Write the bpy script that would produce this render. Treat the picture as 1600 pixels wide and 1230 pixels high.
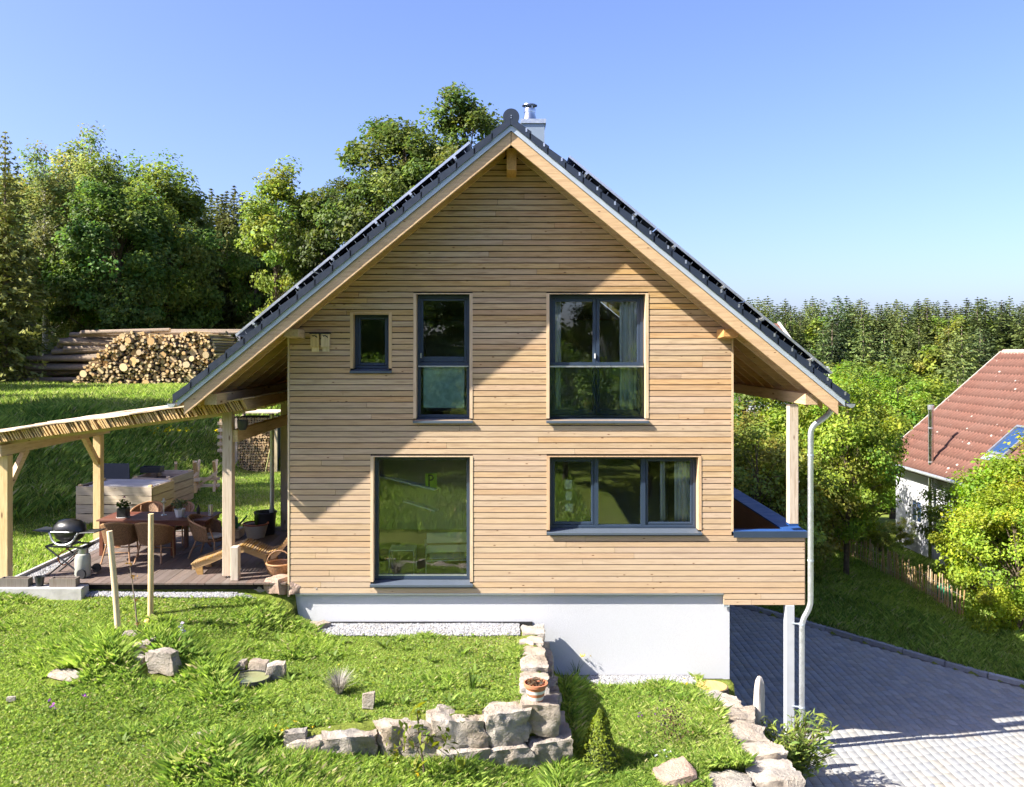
import bpy, math, random
import numpy as np
from mathutils import Vector, Matrix, noise as mnoise

for o in list(bpy.data.objects):
    bpy.data.objects.remove(o, do_unlink=True)
scene = bpy.context.scene
COL = scene.collection
R = math.radians

# ------------------------------------------------------------------ camera
CAM_D, CAM_Z, FPX = 15.5, 4.2, 1333.0
cam_data = bpy.data.cameras.new('camera')
cam_data.sensor_fit = 'HORIZONTAL'
cam_data.sensor_width = 36.0
cam_data.lens = 36.0 * FPX / 1600.0
cam_data.shift_x = 10.0 / 1600.0
cam_data.shift_y = -(615.0 - 548.0) / 1600.0
cam_data.clip_end = 3000.0
cam = bpy.data.objects.new('camera', cam_data)
cam.location = (0.0, -CAM_D, CAM_Z)
cam.rotation_euler = (R(90), 0, 0)
COL.objects.link(cam)
scene.camera = cam

# ------------------------------------------------------------------ sky and sun
SUN_DIR = Vector((2.7, 1.0, -2.55)).normalized()      # the way the light travels
world = bpy.data.worlds.new('World')
scene.world = world
world.use_nodes = True
wnt = world.node_tree
wnt.nodes.clear()
w_out = wnt.nodes.new('ShaderNodeOutputWorld')
w_bg = wnt.nodes.new('ShaderNodeBackground')
w_sky = wnt.nodes.new('ShaderNodeTexSky')
w_sky.sky_type = 'NISHITA'
w_sky.sun_disc = False
w_sky.sun_elevation = math.asin(-SUN_DIR.z)
w_sky.sun_rotation = math.atan2(-SUN_DIR.x, -SUN_DIR.y)
w_sky.altitude = 500
w_sky.air_density = 1.0
w_sky.dust_density = 3.2
w_sky.ozone_density = 8.0
w_bg.inputs['Strength'].default_value = 0.06
w_tint = wnt.nodes.new('ShaderNodeMix'); w_tint.data_type = 'RGBA'; w_tint.blend_type = 'MULTIPLY'
w_tint.inputs[0].default_value = 1.0; w_tint.inputs[7].default_value = (1.06, 0.88, 0.94, 1.0)   # the camera's white balance
wnt.links.new(w_sky.outputs[0], w_tint.inputs[6])
wnt.links.new(w_tint.outputs[2], w_bg.inputs[0])
wnt.links.new(w_bg.outputs[0], w_out.inputs[0])

sun_data = bpy.data.lights.new('sun', 'SUN')
sun_data.energy = 3.0
sun_data.angle = R(0.5)
sun_data.color = (1.0, 0.94, 0.84)
sun = bpy.data.objects.new('sun', sun_data)
sun.rotation_euler = SUN_DIR.to_track_quat('-Z', 'Y').to_euler()
sun.location = (-30, -12, 30)
COL.objects.link(sun)

scene.view_settings.view_transform = 'Standard'
scene.view_settings.look = 'None'
scene.view_settings.gamma = 1.0
scene.view_settings.exposure = 2.45
scene.view_settings.use_curve_mapping = False
scene.render.engine = 'CYCLES'
scene.cycles.max_bounces = 7
scene.cycles.diffuse_bounces = 3
scene.cycles.glossy_bounces = 3
scene.cycles.transmission_bounces = 4
scene.cycles.transparent_max_bounces = 8
scene.cycles.caustics_reflective = False
scene.cycles.caustics_refractive = False
scene.cycles.use_denoising = True
scene.cycles.use_adaptive_sampling = True
scene.cycles.adaptive_threshold = 0.02

# pixel of the photograph -> place, used only to read sizes and spots off the photograph
def at(px, py, y=None, z=None):
    if y is not None:
        d = y + CAM_D
    else:
        d = (CAM_Z - z) * FPX / (py - 548.0)
    return Vector(((px - 790.0) / FPX * d, d - CAM_D, CAM_Z - (py - 548.0) / FPX * d))

# ------------------------------------------------------------------ helpers
def link(o, parent=None):
    COL.objects.link(o)
    if parent is not None:
        o.parent = parent
    return o

def tag(o, label=None, cat=None, group=None, kind=None):
    if label: o['label'] = label
    if cat: o['category'] = cat
    if group: o['group'] = group
    if kind: o['kind'] = kind
    return o

def thing(name, label, cat, loc=(0, 0, 0), rz=0.0, group=None, scale=1.0):
    o = bpy.data.objects.new(name, None)
    o.empty_display_size = 0.2
    o.location = loc
    o.rotation_euler = (0, 0, rz)
    o.scale = (scale, scale, scale)
    link(o)
    return tag(o, label, cat, group)

def copy_tree(o, parent=None):
    c = o.copy()
    COL.objects.link(c)
    c.parent = parent
    for ch in list(o.children):
        copy_tree(ch, c)
    return c

def mesh_np(name, verts, faces, mat=None, colors=None, parent=None, smooth=False, link_it=True):
    """verts (N,3); faces: list of int arrays, each (M,k)"""
    me = bpy.data.meshes.new(name)
    verts = np.ascontiguousarray(verts, dtype=np.float32)
    me.vertices.add(len(verts))
    me.vertices.foreach_set('co', verts.ravel())
    loops = np.concatenate([np.asarray(f, dtype=np.int32).ravel() for f in faces])
    totals = np.concatenate([np.full(len(f), f.shape[1], dtype=np.int32) for f in faces])
    starts = np.concatenate([[0], np.cumsum(totals)[:-1]]).astype(np.int32)
    me.loops.add(len(loops))
    me.loops.foreach_set('vertex_index', loops)
    me.polygons.add(len(totals))
    me.polygons.foreach_set('loop_start', starts)
    me.polygons.foreach_set('loop_total', totals)
    if smooth:
        me.polygons.foreach_set('use_smooth', np.ones(len(totals), dtype=bool))
    me.update(calc_edges=True)
    if colors is not None:
        ca = me.color_attributes.new('Col', 'FLOAT_COLOR', 'POINT')
        c4 = np.ones((len(verts), 4), dtype=np.float32)
        c4[:, :3] = colors
        ca.data.foreach_set('color', c4.ravel())
    if mat: me.materials.append(mat)
    o = bpy.data.objects.new(name, me)
    if link_it:
        link(o, parent)
    return o

def frame_from(d, up=(0, 0, 1)):
    d = Vector(d).normalized(); up = Vector(up)
    if abs(d.dot(up)) > 0.98: up = Vector((1, 0, 0)) if abs(d.x) < 0.9 else Vector((0, 1, 0))
    s = d.cross(up).normalized()
    u = s.cross(d).normalized()
    return d, s, u

class MB:
    def __init__(self):
        self.v = []; self.f = []
    def add(self, v, f):
        n = len(self.v)
        self.v.extend([tuple(p) for p in v])
        self.f.extend([tuple(i + n for i in q) for q in f])
        return self
    def hexa(self, p):        # 8 points: bottom 4 ccw, top 4 ccw
        return self.add(p, [(3, 2, 1, 0), (4, 5, 6, 7), (0, 1, 5, 4), (1, 2, 6, 5), (2, 3, 7, 6), (3, 0, 4, 7)])
    def box(self, x0, x1, y0, y1, z0, z1):
        return self.hexa([(x0, y0, z0), (x1, y0, z0), (x1, y1, z0), (x0, y1, z0),
                          (x0, y0, z1), (x1, y0, z1), (x1, y1, z1), (x0, y1, z1)])
    def cbox(self, c, s, rot=None):
        h = [x / 2 for x in s]
        pts = [Vector((sx * h[0], sy * h[1], sz * h[2])) for sz in (-1, 1) for sx, sy in ((-1, -1), (1, -1), (1, 1), (-1, 1))]
        if rot is not None: pts = [rot @ p for p in pts]
        return self.hexa([p + Vector(c) for p in pts])
    def beam(self, p, q, w, h, up=(0, 0, 1)):
        p = Vector(p); q = Vector(q)
        d, s, u = frame_from(q - p, up)
        a = s * (w / 2); b = u * (h / 2)
        return self.hexa([p - a - b, q - a - b, q + a - b, p + a - b, p - a + b, q - a + b, q + a + b, p + a + b])
    def tube(self, pts, r, n=8, cap=True):
        pts = [Vector(p) for p in pts]
        rs = r if isinstance(r, (list, tuple)) else [r] * len(pts)
        base = len(self.v)
        prev_u = None
        for i, p in enumerate(pts):
            if i == 0: d = pts[1] - pts[0]
            elif i == len(pts) - 1: d = pts[-1] - pts[-2]
            else: d = (pts[i + 1] - pts[i]).normalized() + (pts[i] - pts[i - 1]).normalized()
            d, s, u = frame_from(d, prev_u if prev_u is not None else (0.13, 0.21, 1))
            prev_u = u
            for k in range(n):
                a = 2 * math.pi * k / n
                self.v.append(tuple(p + s * (math.cos(a) * rs[i]) + u * (math.sin(a) * rs[i])))
        for i in range(len(pts) - 1):
            for k in range(n):
                k2 = (k + 1) % n
                self.f.append((base + i * n + k, base + i * n + k2, base + (i + 1) * n + k2, base + (i + 1) * n + k))
        if cap:
            self.f.append(tuple(base + k for k in reversed(range(n))))
            self.f.append(tuple(base + (len(pts) - 1) * n + k for k in range(n)))
        return self
    def cyl(self, p, q, r0, r1=None, n=16):
        return self.tube([p, q], [r0, r0 if r1 is None else r1], n)
    def lathe(self, prof, c=(0, 0, 0), n=24, sx=1.0, sy=1.0):
        base = len(self.v)
        for r, z in prof:
            for k in range(n):
                a = 2 * math.pi * k / n
                self.v.append((c[0] + r * sx * math.cos(a), c[1] + r * sy * math.sin(a), c[2] + z))
        for i in range(len(prof) - 1):
            for k in range(n):
                k2 = (k + 1) % n
                self.f.append((base + i * n + k, base + i * n + k2, base + (i + 1) * n + k2, base + (i + 1) * n + k))
        if prof[0][0] > 1e-6: self.f.append(tuple(base + k for k in reversed(range(n))))
        if prof[-1][0] > 1e-6: self.f.append(tuple(base + (len(prof) - 1) * n + k for k in range(n)))
        return self
    def prism_xz(self, poly, y0, y1):     # polygon of (x,z), counter-clockwise seen from -y
        n = len(poly); b = len(self.v)
        for y in (y0, y1):
            for x, z in poly: self.v.append((x, y, z))
        self.f.append(tuple(b + i for i in range(n)))
        self.f.append(tuple(b + n + i for i in reversed(range(n))))
        for i in range(n):
            j = (i + 1) % n
            self.f.append((b + j, b + i, b + n + i, b + n + j))
        return self
    def prism_yz(self, poly, x0, x1):     # polygon of (y,z)
        n = len(poly); b = len(self.v)
        for x in (x0, x1):
            for y, z in poly: self.v.append((x, y, z))
        self.f.append(tuple(b + i for i in reversed(range(n))))
        self.f.append(tuple(b + n + i for i in range(n)))
        for i in range(n):
            j = (i + 1) % n
            self.f.append((b + i, b + j, b + n + j, b + n + i))
        return self
    def mesh(self, name, mat, smooth=False):
        me = bpy.data.meshes.new(name)
        me.from_pydata(self.v, [], self.f)
        if mat: me.materials.append(mat)
        if smooth:
            me.shade_smooth()
            me.set_sharp_from_angle(angle=R(38))
        me.update()
        return me
    def build(self, name, mat, parent=None, smooth=False, bevel=0.0, loc=None):
        o = bpy.data.objects.new(name, self.mesh(name, mat, smooth))
        if bevel:
            m = o.modifiers.new('bevel', 'BEVEL'); m.width = bevel; m.segments = 1; m.limit_method = 'ANGLE'
            m.angle_limit = R(40)
        if loc is not None: o.location = loc
        return link(o, parent)

def inst(name, me, parent=None, loc=(0, 0, 0), rot=(0, 0, 0), scale=(1, 1, 1)):
    o = bpy.data.objects.new(name, me)
    o.location = loc; o.rotation_euler = rot; o.scale = scale
    return link(o, parent)

# ------------------------------------------------------------------ materials
class NT:
    def __init__(self, name):
        self.m = bpy.data.materials.new(name); self.m.use_nodes = True
        self.t = self.m.node_tree; self.t.nodes.clear()
        self.out = self.t.nodes.new('ShaderNodeOutputMaterial')
    def n(self, typ, **kw):
        nd = self.t.nodes.new(typ)
        for k, v in kw.items(): setattr(nd, k, v)
        return nd
    def l(self, a, b): self.t.links.new(a, b)
    def setv(self, nd, **kw):
        for k, v in kw.items(): nd.inputs[k.replace('_', ' ')].default_value = v
        return nd
    def coord(self, scale=(1, 1, 1), rnd=0.0, kind='Object'):
        tc = self.n('ShaderNodeTexCoord'); mp = self.n('ShaderNodeMapping')
        mp.inputs['Scale'].default_value = scale
        self.l(tc.outputs[kind], mp.inputs[0])
        if rnd:
            oi = self.n('ShaderNodeObjectInfo')
            ml = self.n('ShaderNodeVectorMath', operation='SCALE'); ml.inputs[0].default_value = (rnd, rnd * 1.7, rnd * 0.6)
            self.l(oi.outputs['Random'], ml.inputs['Scale'])
            self.l(ml.outputs[0], mp.inputs['Location'])
        return mp.outputs[0]
    def noise(self, vec, scale=5, detail=4, rough=0.55, dist=0.0):
        nd = self.n('ShaderNodeTexNoise')
        nd.inputs['Scale'].default_value = scale; nd.inputs['Detail'].default_value = detail
        nd.inputs['Roughness'].default_value = rough; nd.inputs['Distortion'].default_value = dist
        if vec: self.l(vec, nd.inputs['Vector'])
        return nd.outputs['Fac']
    def ramp(self, fac, stops):
        nd = self.n('ShaderNodeValToRGB')
        cr = nd.color_ramp
        while len(cr.elements) < len(stops): cr.elements.new(0.5)
        for e, (p, c) in zip(cr.elements, stops):
            e.position = p; e.color = (c[0], c[1], c[2], 1) if hasattr(c, '__len__') else (c, c, c, 1)
        self.l(fac, nd.inputs[0])
        return nd.outputs[0]
    def mix(self, fac, a, b, mode='MIX'):
        nd = self.n('ShaderNodeMix', data_type='RGBA', blend_type=mode)
        for sock, val in ((nd.inputs[0], fac), (nd.inputs[6], a), (nd.inputs[7], b)):
            if hasattr(val, 'is_output'): self.l(val, sock)
            elif hasattr(val, '__len__'): sock.default_value = (val[0], val[1], val[2], 1)
            else: sock.default_value = val
        return nd.outputs[2]
    def math(self, op, a, b=0.0, clamp=False):
        nd = self.n('ShaderNodeMath', operation=op, use_clamp=clamp)
        for s, v in ((nd.inputs[0], a), (nd.inputs[1], b)):
            if hasattr(v, 'is_output'): self.l(v, s)
            else: s.default_value = v
        return nd.outputs[0]
    def bump(self, h, strength=0.3, dist=0.02):
        nd = self.n('ShaderNodeBump'); nd.inputs['Strength'].default_value = strength
        nd.inputs['Distance'].default_value = dist
        self.l(h, nd.inputs['Height'])
        return nd.outputs[0]
    def pbr(self, color, rough=0.6, metal=0.0, normal=None, spec=0.5):
        b = self.n('ShaderNodeBsdfPrincipled')
        if hasattr(color, 'is_output'): self.l(color, b.inputs['Base Color'])
        else: b.inputs['Base Color'].default_value = (color[0], color[1], color[2], 1)
        if hasattr(rough, 'is_output'): self.l(rough, b.inputs['Roughness'])
        else: b.inputs['Roughness'].default_value = rough
        b.inputs['Metallic'].default_value = metal
        b.inputs['Specular IOR Level'].default_value = spec
        if normal: self.l(normal, b.inputs['Normal'])
        self.l(b.outputs[0], self.out.inputs[0])
        return b

def scale_rgb(c, k): return tuple(x * k for x in c)

def wood(name, c, axis='x', var=0.16, rough=0.62, knots=True, contrast=0.28, grey=0.0, weather=None, satvar=0.45):
    t = NT(name)
    sc = {'x': (0.7, 10, 10), 'y': (10, 0.7, 10), 'z': (10, 10, 0.7)}[axis]
    ks = {'x': (3.2, 1.2, 9.0), 'y': (4.5, 1.2, 4.5), 'z': (5.0, 2.0, 1.4)}[axis]
    v = t.coord(sc, rnd=37.0)
    g = t.noise(v, 3.2, 6, 0.6, 0.8)
    dark = (c[0] * (1 - contrast), c[1] * (1 - contrast * 1.25), c[2] * (1 - contrast * 1.5))
    lite = (c[0] * (1 + contrast * .55), c[1] * (1 + contrast * .5), c[2] * (1 + contrast * .45))
    col = t.ramp(g, [(0.28, dark), (0.52, c), (0.74, lite)])
    oi = t.n('ShaderNodeObjectInfo')
    hs = t.n('ShaderNodeHueSaturation')
    val = t.math('ADD', t.math('MULTIPLY', oi.outputs['Random'], 2 * var), 1 - var)
    t.l(val, hs.inputs['Value'])
    r2 = t.math('FRACT', t.math('MULTIPLY', oi.outputs['Random'], 17.3))
    sat = t.math('ADD', t.math('MULTIPLY', r2, satvar), 1.0 - satvar / 2 - grey)
    t.l(sat, hs.inputs['Saturation'])
    r3 = t.math('FRACT', t.math('MULTIPLY', oi.outputs['Random'], 43.7))
    t.l(t.math('ADD', t.math('MULTIPLY', r3, 0.014), 0.493), hs.inputs['Hue'])
    t.l(col, hs.inputs['Color'])
    col = hs.outputs[0]
    # broad stains along the piece
    st = t.noise(t.coord({'x': (0.8, 3, 3), 'y': (3, .8, 3), 'z': (3, 3, .8)}[axis], rnd=11.0), 1.3, 3)
    col = t.mix(t.ramp(st, [(0.4, 0.0), (0.75, 0.35)]), col, (c[0] * .72, c[1] * .7, c[2] * .68))
    if weather:                     # boards far from the sheltering eave have gone paler and greyer
        sep = t.n('ShaderNodeSeparateXYZ'); t.l(t.coord(), sep.inputs[0])
        wz = t.math('ADD', t.math('MULTIPLY', sep.outputs[2], -.22), 1.05)
        wz = t.math('ADD', wz, t.math('MULTIPLY', t.math('SUBTRACT', t.noise(t.coord((.35, 1, .8)), 1.0, 4), .5), 1.1), True)
        col = t.mix(t.math('MULTIPLY', wz, .75), col, t.mix(.35, weather, col))
    if knots:
        vo = t.n('ShaderNodeTexVoronoi'); vo.inputs['Scale'].default_value = 1.0
        t.l(t.coord(ks, rnd=23.0), vo.inputs['Vector'])
        k = t.ramp(vo.outputs['Distance'], [(0.05, 1.0), (0.1, 0.0)])
        col = t.mix(k, col, (c[0] * .3, c[1] * .2, c[2] * .16))
    nb = t.bump(g, 0.25, 0.004)
    t.pbr(col, rough, 0, nb, 0.35)
    return t.m

def plain(name, c, rough=0.5, metal=0.0, var=0.08, nscale=6.0, bump=0.0, spec=0.5, rnd=0.0, dirt=0.0):
    t = NT(name)
    v = t.coord((1, 1, 1), rnd=rnd)
    g = t.noise(v, nscale, 5)
    col = t.ramp(g, [(0.3, scale_rgb(c, 1 - var)), (0.7, scale_rgb(c, 1 + var))])
    if dirt:
        d = t.noise(v, nscale * .23, 5, .65)
        col = t.mix(t.ramp(d, [(0.48, 0.0), (0.75, dirt)]), col, scale_rgb((0.2, .17, .12), 0.8))
    if rnd:
        oi = t.n('ShaderNodeObjectInfo'); hs = t.n('ShaderNodeHueSaturation')
        t.l(t.math('ADD', t.math('MULTIPLY', oi.outputs['Random'], .3), .85), hs.inputs['Value'])
        t.l(col, hs.inputs['Color']); col = hs.outputs[0]
    nb = t.bump(g, bump, 0.02) if bump else None
    rr = t.ramp(t.noise(v, nscale * 2.3, 3), [(0.3, max(0, rough - .07)), (0.7, min(1, rough + .07))])
    t.pbr(col, rr, metal, nb, spec)
    return t.m

def attr_mat(name, rough=0.6, transl=0.0, spec=0.3, bump=0.0, nscale=20.0, nvar=0.0, each=0.0):
    t = NT(name)
    at_ = t.n('ShaderNodeAttribute', attribute_name='Col')
    col = at_.outputs['Color']
    if each:                        # every tree a little lighter, darker, yellower or bluer than the next
        oi = t.n('ShaderNodeObjectInfo'); h0 = t.n('ShaderNodeHueSaturation')
        t.l(t.math('ADD', t.math('MULTIPLY', oi.outputs['Random'], each * 2), 1 - each), h0.inputs['Value'])
        r2 = t.math('FRACT', t.math('MULTIPLY', oi.outputs['Random'], 13.7))
        t.l(t.math('ADD', t.math('MULTIPLY', r2, .026), .487), h0.inputs['Hue'])
        t.l(col, h0.inputs['Color']); col = h0.outputs[0]
    g = None
    if nvar or bump:
        g = t.noise(t.coord(), nscale, 4)
    if nvar:
        col = t.mix(1.0, col, t.ramp(g, [(0.25, 1 - nvar), (0.75, 1 + nvar)]), 'MULTIPLY')
    nb = t.bump(g, bump, 0.01) if bump else None
    b = t.pbr(col, rough, 0, nb, spec)
    if transl:
        tr = t.n('ShaderNodeBsdfTranslucent'); t.l(col, tr.inputs[0])
        hs = t.n('ShaderNodeHueSaturation'); hs.inputs['Saturation'].default_value = 1.1; hs.inputs['Value'].default_value = 1.25
        t.l(col, hs.inputs['Color']); t.l(hs.outputs[0], tr.inputs[0])
        mx = t.n('ShaderNodeMixShader'); mx.inputs[0].default_value = transl
        t.l(b.outputs[0], mx.inputs[1]); t.l(tr.outputs[0], mx.inputs[2]); t.l(mx.outputs[0], t.out.inputs[0])
    return t.m

def stone_mat(name, c, c2, scale=3.0):
    t = NT(name)
    v = t.coord((1, 1, 1), rnd=19.0)
    g = t.noise(v, scale, 8, 0.68, 0.4)
    col = t.ramp(g, [(0.25, c2), (0.48, c), (0.62, scale_rgb(c, 1.22)), (0.8, scale_rgb(c, 1.4))])
    p = t.noise(v, scale * .45, 3)
    col = t.mix(t.ramp(p, [(0.42, 0.0), (0.7, 0.55)]), col, (c[0] * 1.12, c[1] * .88, c[2] * .62))
    f = t.noise(v, scale * 9, 4, .7)
    col = t.mix(t.ramp(f, [(0.6, 0.0), (0.72, 0.5)]), col, scale_rgb(c2, .55))
    oi = t.n('ShaderNodeObjectInfo'); hs = t.n('ShaderNodeHueSaturation')
    t.l(t.math('ADD', t.math('MULTIPLY', oi.outputs['Random'], .35), .82), hs.inputs['Value'])
    t.l(col, hs.inputs['Color'])
    h = t.math('ADD', g, t.math('MULTIPLY', f, 0.35))
    t.pbr(hs.outputs[0], 0.9, 0, t.bump(h, 1.0, 0.09), 0.2)
    return t.m

def glass_mat(name, refl=0.28, tint=(0.72, 0.8, 0.78)):
    t = NT(name)
    tr = t.n('ShaderNodeBsdfTransparent'); tr.inputs[0].default_value = (*tint, 1)
    gl = t.n('ShaderNodeBsdfGlossy'); gl.inputs['Roughness'].default_value = 0.0
    gl.inputs['Color'].default_value = (0.95, 1.0, 0.97, 1)
    g = t.noise(t.coord((1, 1, 1)), 1.1, 2)
    t.l(t.bump(g, 0.04, 0.02), gl.inputs['Normal'])
    fr = t.n('ShaderNodeFresnel'); fr.inputs['IOR'].default_value = 1.5
    f = t.math('ADD', fr.outputs[0], refl - 0.04, True)
    mx = t.n('ShaderNodeMixShader')
    t.l(f, mx.inputs[0]); t.l(tr.outputs[0], mx.inputs[1]); t.l(gl.outputs[0], mx.inputs[2])
    t.l(mx.outputs[0], t.out.inputs[0])
    return t.m

M = {}
LARCH = (0.48, 0.325, 0.182)
def larch_mat():
    return wood('larch_cladding', LARCH, 'x', 0.095, 0.62, True, 0.34, 0.0, (0.5, 0.395, 0.29), 0.36)
M['larch'] = larch_mat()
M['beam_x'] = wood('spruce_beam_x', (0.52, 0.34, 0.17), 'x', 0.08)
M['beam_y'] = wood('spruce_beam_y', (0.52, 0.34, 0.17), 'y', 0.08)
M['beam_z'] = wood('spruce_post', (0.49, 0.41, 0.31), 'z', 0.08)
M['soffit'] = wood('soffit_boards', (0.52, 0.32, 0.14), 'y', 0.08)
M['pine_z'] = wood('fresh_pine_post', (0.66, 0.5, 0.28), 'z', 0.06)
M['pine_y'] = wood('fresh_pine_beam', (0.62, 0.46, 0.25), 'y', 0.06)
M['pine_x'] = wood('fresh_pine_board', (0.66, 0.54, 0.39), 'x', 0.14)
M['trim'] = wood('trim_larch', (0.6, 0.43, 0.26), 'z', 0.08, knots=False)
M['deck'] = wood('deck_hardwood', (0.135, 0.105, 0.09), 'y', 0.2, 0.65, False, 0.25)
M['rough_plank'] = wood('rough_sawn_plank', (0.55, 0.45, 0.34), 'x', 0.15)
M['rough_plank_y'] = wood('rough_sawn_plank_side', (0.42, 0.33, 0.23), 'y', 0.15)
M['redwood'] = wood('table_redwood', (0.16, 0.06, 0.035), 'x', 0.1, 0.45, False)
M['wicker'] = plain('wicker', (0.2, 0.11, 0.055), 0.55, 0, 0.45, 45, 1.0)
M['rattan'] = plain('rattan_cane', (0.36, 0.2, 0.1), 0.45, 0, 0.15, 15)
M['lounger'] = wood('lounger_wood', (0.4, 0.27, 0.13), 'x', 0.1, 0.5)
M['frame'] = plain('anthracite_frame', (0.03, 0.048, 0.08), 0.36, 0, 0.05, 3, 0, 0.5)
M['sill'] = plain('anthracite_sill', (0.10, 0.125, 0.16), 0.35, 0.3, 0.05, 3)
M['coping'] = plain('sky_tinted_coping', (0.018, 0.06, 0.2), 0.5, 0.0, 0.06, 2, 0, 0.12)  # blue of the mirrored sky is put into the base colour
M['zinc'] = plain('galvanised_zinc', (0.55, 0.58, 0.6), 0.38, 0.75, 0.14, 9)
M['zinc_flat'] = plain('zinc_flashing', (0.46, 0.52, 0.57), 0.45, 0.35, 0.06, 4)
M['steel'] = plain('stainless_steel', (0.62, 0.62, 0.6), 0.2, 1.0, 0.05, 5)
M['tile'] = plain('dark_concrete_tile', (0.02, 0.028, 0.045), 0.42, 0, 0.12, 8, 0.1, 0.5, rnd=3.0)
M['pv'] = plain('solar_cell', (0.01, 0.013, 0.025), 0.12, 0.0, 0.05, 2)
M['alu'] = plain('aluminium', (0.7, 0.71, 0.72), 0.33, 0.85, 0.04, 5)
M['plaster'] = plain('white_render', (0.53, 0.54, 0.56), 0.9, 0, 0.035, 90, 0.35, 0.2, dirt=0.06)
M['indoor'] = plain('indoor_wall', (0.75, 0.73, 0.69), 0.9, 0, 0.02, 2)
M['indoor_floor'] = wood('indoor_floor', (0.3, 0.2, 0.12), 'x', 0.05, 0.4, False)
M['membrane'] = plain('black_membrane', (0.02, 0.02, 0.022), 0.6)
M['wall_core'] = plain('dark_wall_membrane', (0.015, 0.013, 0.012), 0.9)
M['glass'] = glass_mat('window_glass', 0.088, (0.95, 0.97, 0.96))
M['glass_rail'] = glass_mat('guard_glass', 0.05, (0.86, 0.92, 0.9))
M['frost'] = plain('frosted_film', (0.5, 0.68, 0.68), 0.35, 0, 0.25, 9)
M['curtain'] = plain('white_curtain', (0.8, 0.82, 0.8), 0.9, 0, 0.05, 4)
M['white'] = plain('white_paint', (0.66, 0.67, 0.66), 0.45, 0, 0.04, 4)
M['black'] = plain('black_paint', (0.015, 0.016, 0.018), 0.35, 0, 0.1, 6)
M['black_plastic'] = plain('black_plastic', (0.022, 0.024, 0.026), 0.45, 0, 0.1, 6)
M['grey_metal'] = plain('grey_metal', (0.35, 0.36, 0.37), 0.4, 0.7)
M['stone'] = stone_mat('quarry_limestone', (0.33, 0.3, 0.26), (0.12, 0.113, 0.105))
M['stone_pink'] = stone_mat('pink_sandstone', (0.34, 0.25, 0.2), (0.17, 0.135, 0.115))
M['concrete'] = plain('weathered_concrete', (0.4, 0.39, 0.37), 0.9, 0, 0.15, 7, 0.3, 0.2, dirt=0.35)
M['bark'] = plain('bark', (0.11, 0.085, 0.062), 0.95, 0, 0.35, 14, 0.9, 0.1)
M['bark_grey'] = plain('spruce_bark', (0.24, 0.19, 0.145), 0.95, 0, 0.3, 10, 0.8, 0.1)
M['birch_bark'] = plain('birch_bark', (0.45, 0.42, 0.37), 0.8, 0, 0.35, 6, 0.4, 0.2)
M['leaf'] = attr_mat('leaf', 0.55, 0.46, 0.25, each=0.16)
M['needle'] = attr_mat('needle', 0.7, 0.18, 0.15, each=0.34)
M['blade'] = attr_mat('grass_blade', 0.6, 0.45, 0.2)
M['petal'] = attr_mat('petal', 0.7, 0.35, 0.2)
M['gravel'] = attr_mat('gravel_stone', 0.9, 0, 0.2)
M['paver'] = attr_mat('concrete_paver', 0.85, 0, 0.25, 0.3, 45, 0.2)
M['log_end'] = None
M['terracotta'] = plain('terracotta', (0.42, 0.16, 0.08), 0.75, 0, 0.12, 12, 0.1)
M['soil'] = plain('soil', (0.07, 0.05, 0.035), 1.0, 0, 0.4, 25, 1.0, 0.1)
M['pond'] = plain('murky_water', (0.2, 0.21, 0.1), 0.06, 0, 0.15, 3)
M['joint'] = plain('joint_sand', (0.1, 0.09, 0.08), 1.0, 0, 0.2, 30)
M['kerb'] = plain('kerb_concrete', (0.3, 0.31, 0.32), 0.85, 0, 0.12, 14, 0.3, 0.2, rnd=2.0)

def ground_mat():
    t = NT('meadow_ground')
    v = t.coord()
    a = t.noise(v, 0.35, 6, .6); b = t.noise(v, 5.0, 6, .65); c = t.noise(v, 38.0, 4, .7)
    col = t.ramp(b, [(0.25, (0.1, 0.14, 0.02)), (0.5, (0.19, 0.25, 0.035)), (0.72, (0.26, 0.31, 0.05))])
    col = t.mix(t.ramp(a, [(0.42, 0.0), (0.65, 0.6)]), col, (0.27, 0.29, 0.07))
    col = t.mix(t.ramp(c, [(0.35, 0.6), (0.6, 0.0)]), col, (0.06, 0.075, 0.016))
    t.pbr(col, 0.95, 0, t.bump(t.math('ADD', b, c), 0.9, 0.05), 0.1)
    return t.m
M['ground'] = ground_mat()

# ------------------------------------------------------------------ the lie of the land
RNG = np.random.default_rng(7)
random.seed(11)
_G = np.random.default_rng(3).random((256, 256))
def vnoise(x, y, scale=1.0, seed=0):
    x = np.asarray(x, dtype=float) * scale + seed * 17.31; y = np.asarray(y, dtype=float) * scale + seed * 9.77
    ix = np.floor(x).astype(int); iy = np.floor(y).astype(int)
    fx = x - ix; fy = y - iy
    fx = fx * fx * (3 - 2 * fx); fy = fy * fy * (3 - 2 * fy)
    g = lambda a, b: _G[a % 256, b % 256]
    return (g(ix, iy) * (1 - fx) + g(ix + 1, iy) * fx) * (1 - fy) + (g(ix, iy + 1) * (1 - fx) + g(ix + 1, iy + 1) * fx) * fy
def fnoise(x, y, scale=1.0, seed=0):
    return (vnoise(x, y, scale, seed) * .55 + vnoise(x, y, scale * 2.1, seed + 1) * .28 + vnoise(x, y, scale * 4.3, seed + 2) * .17)
def sm(t):
    t = np.clip(t, 0, 1); return t * t * (3 - 2 * t)
def lerp(a, b, t): return a + (b - a) * t

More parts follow.
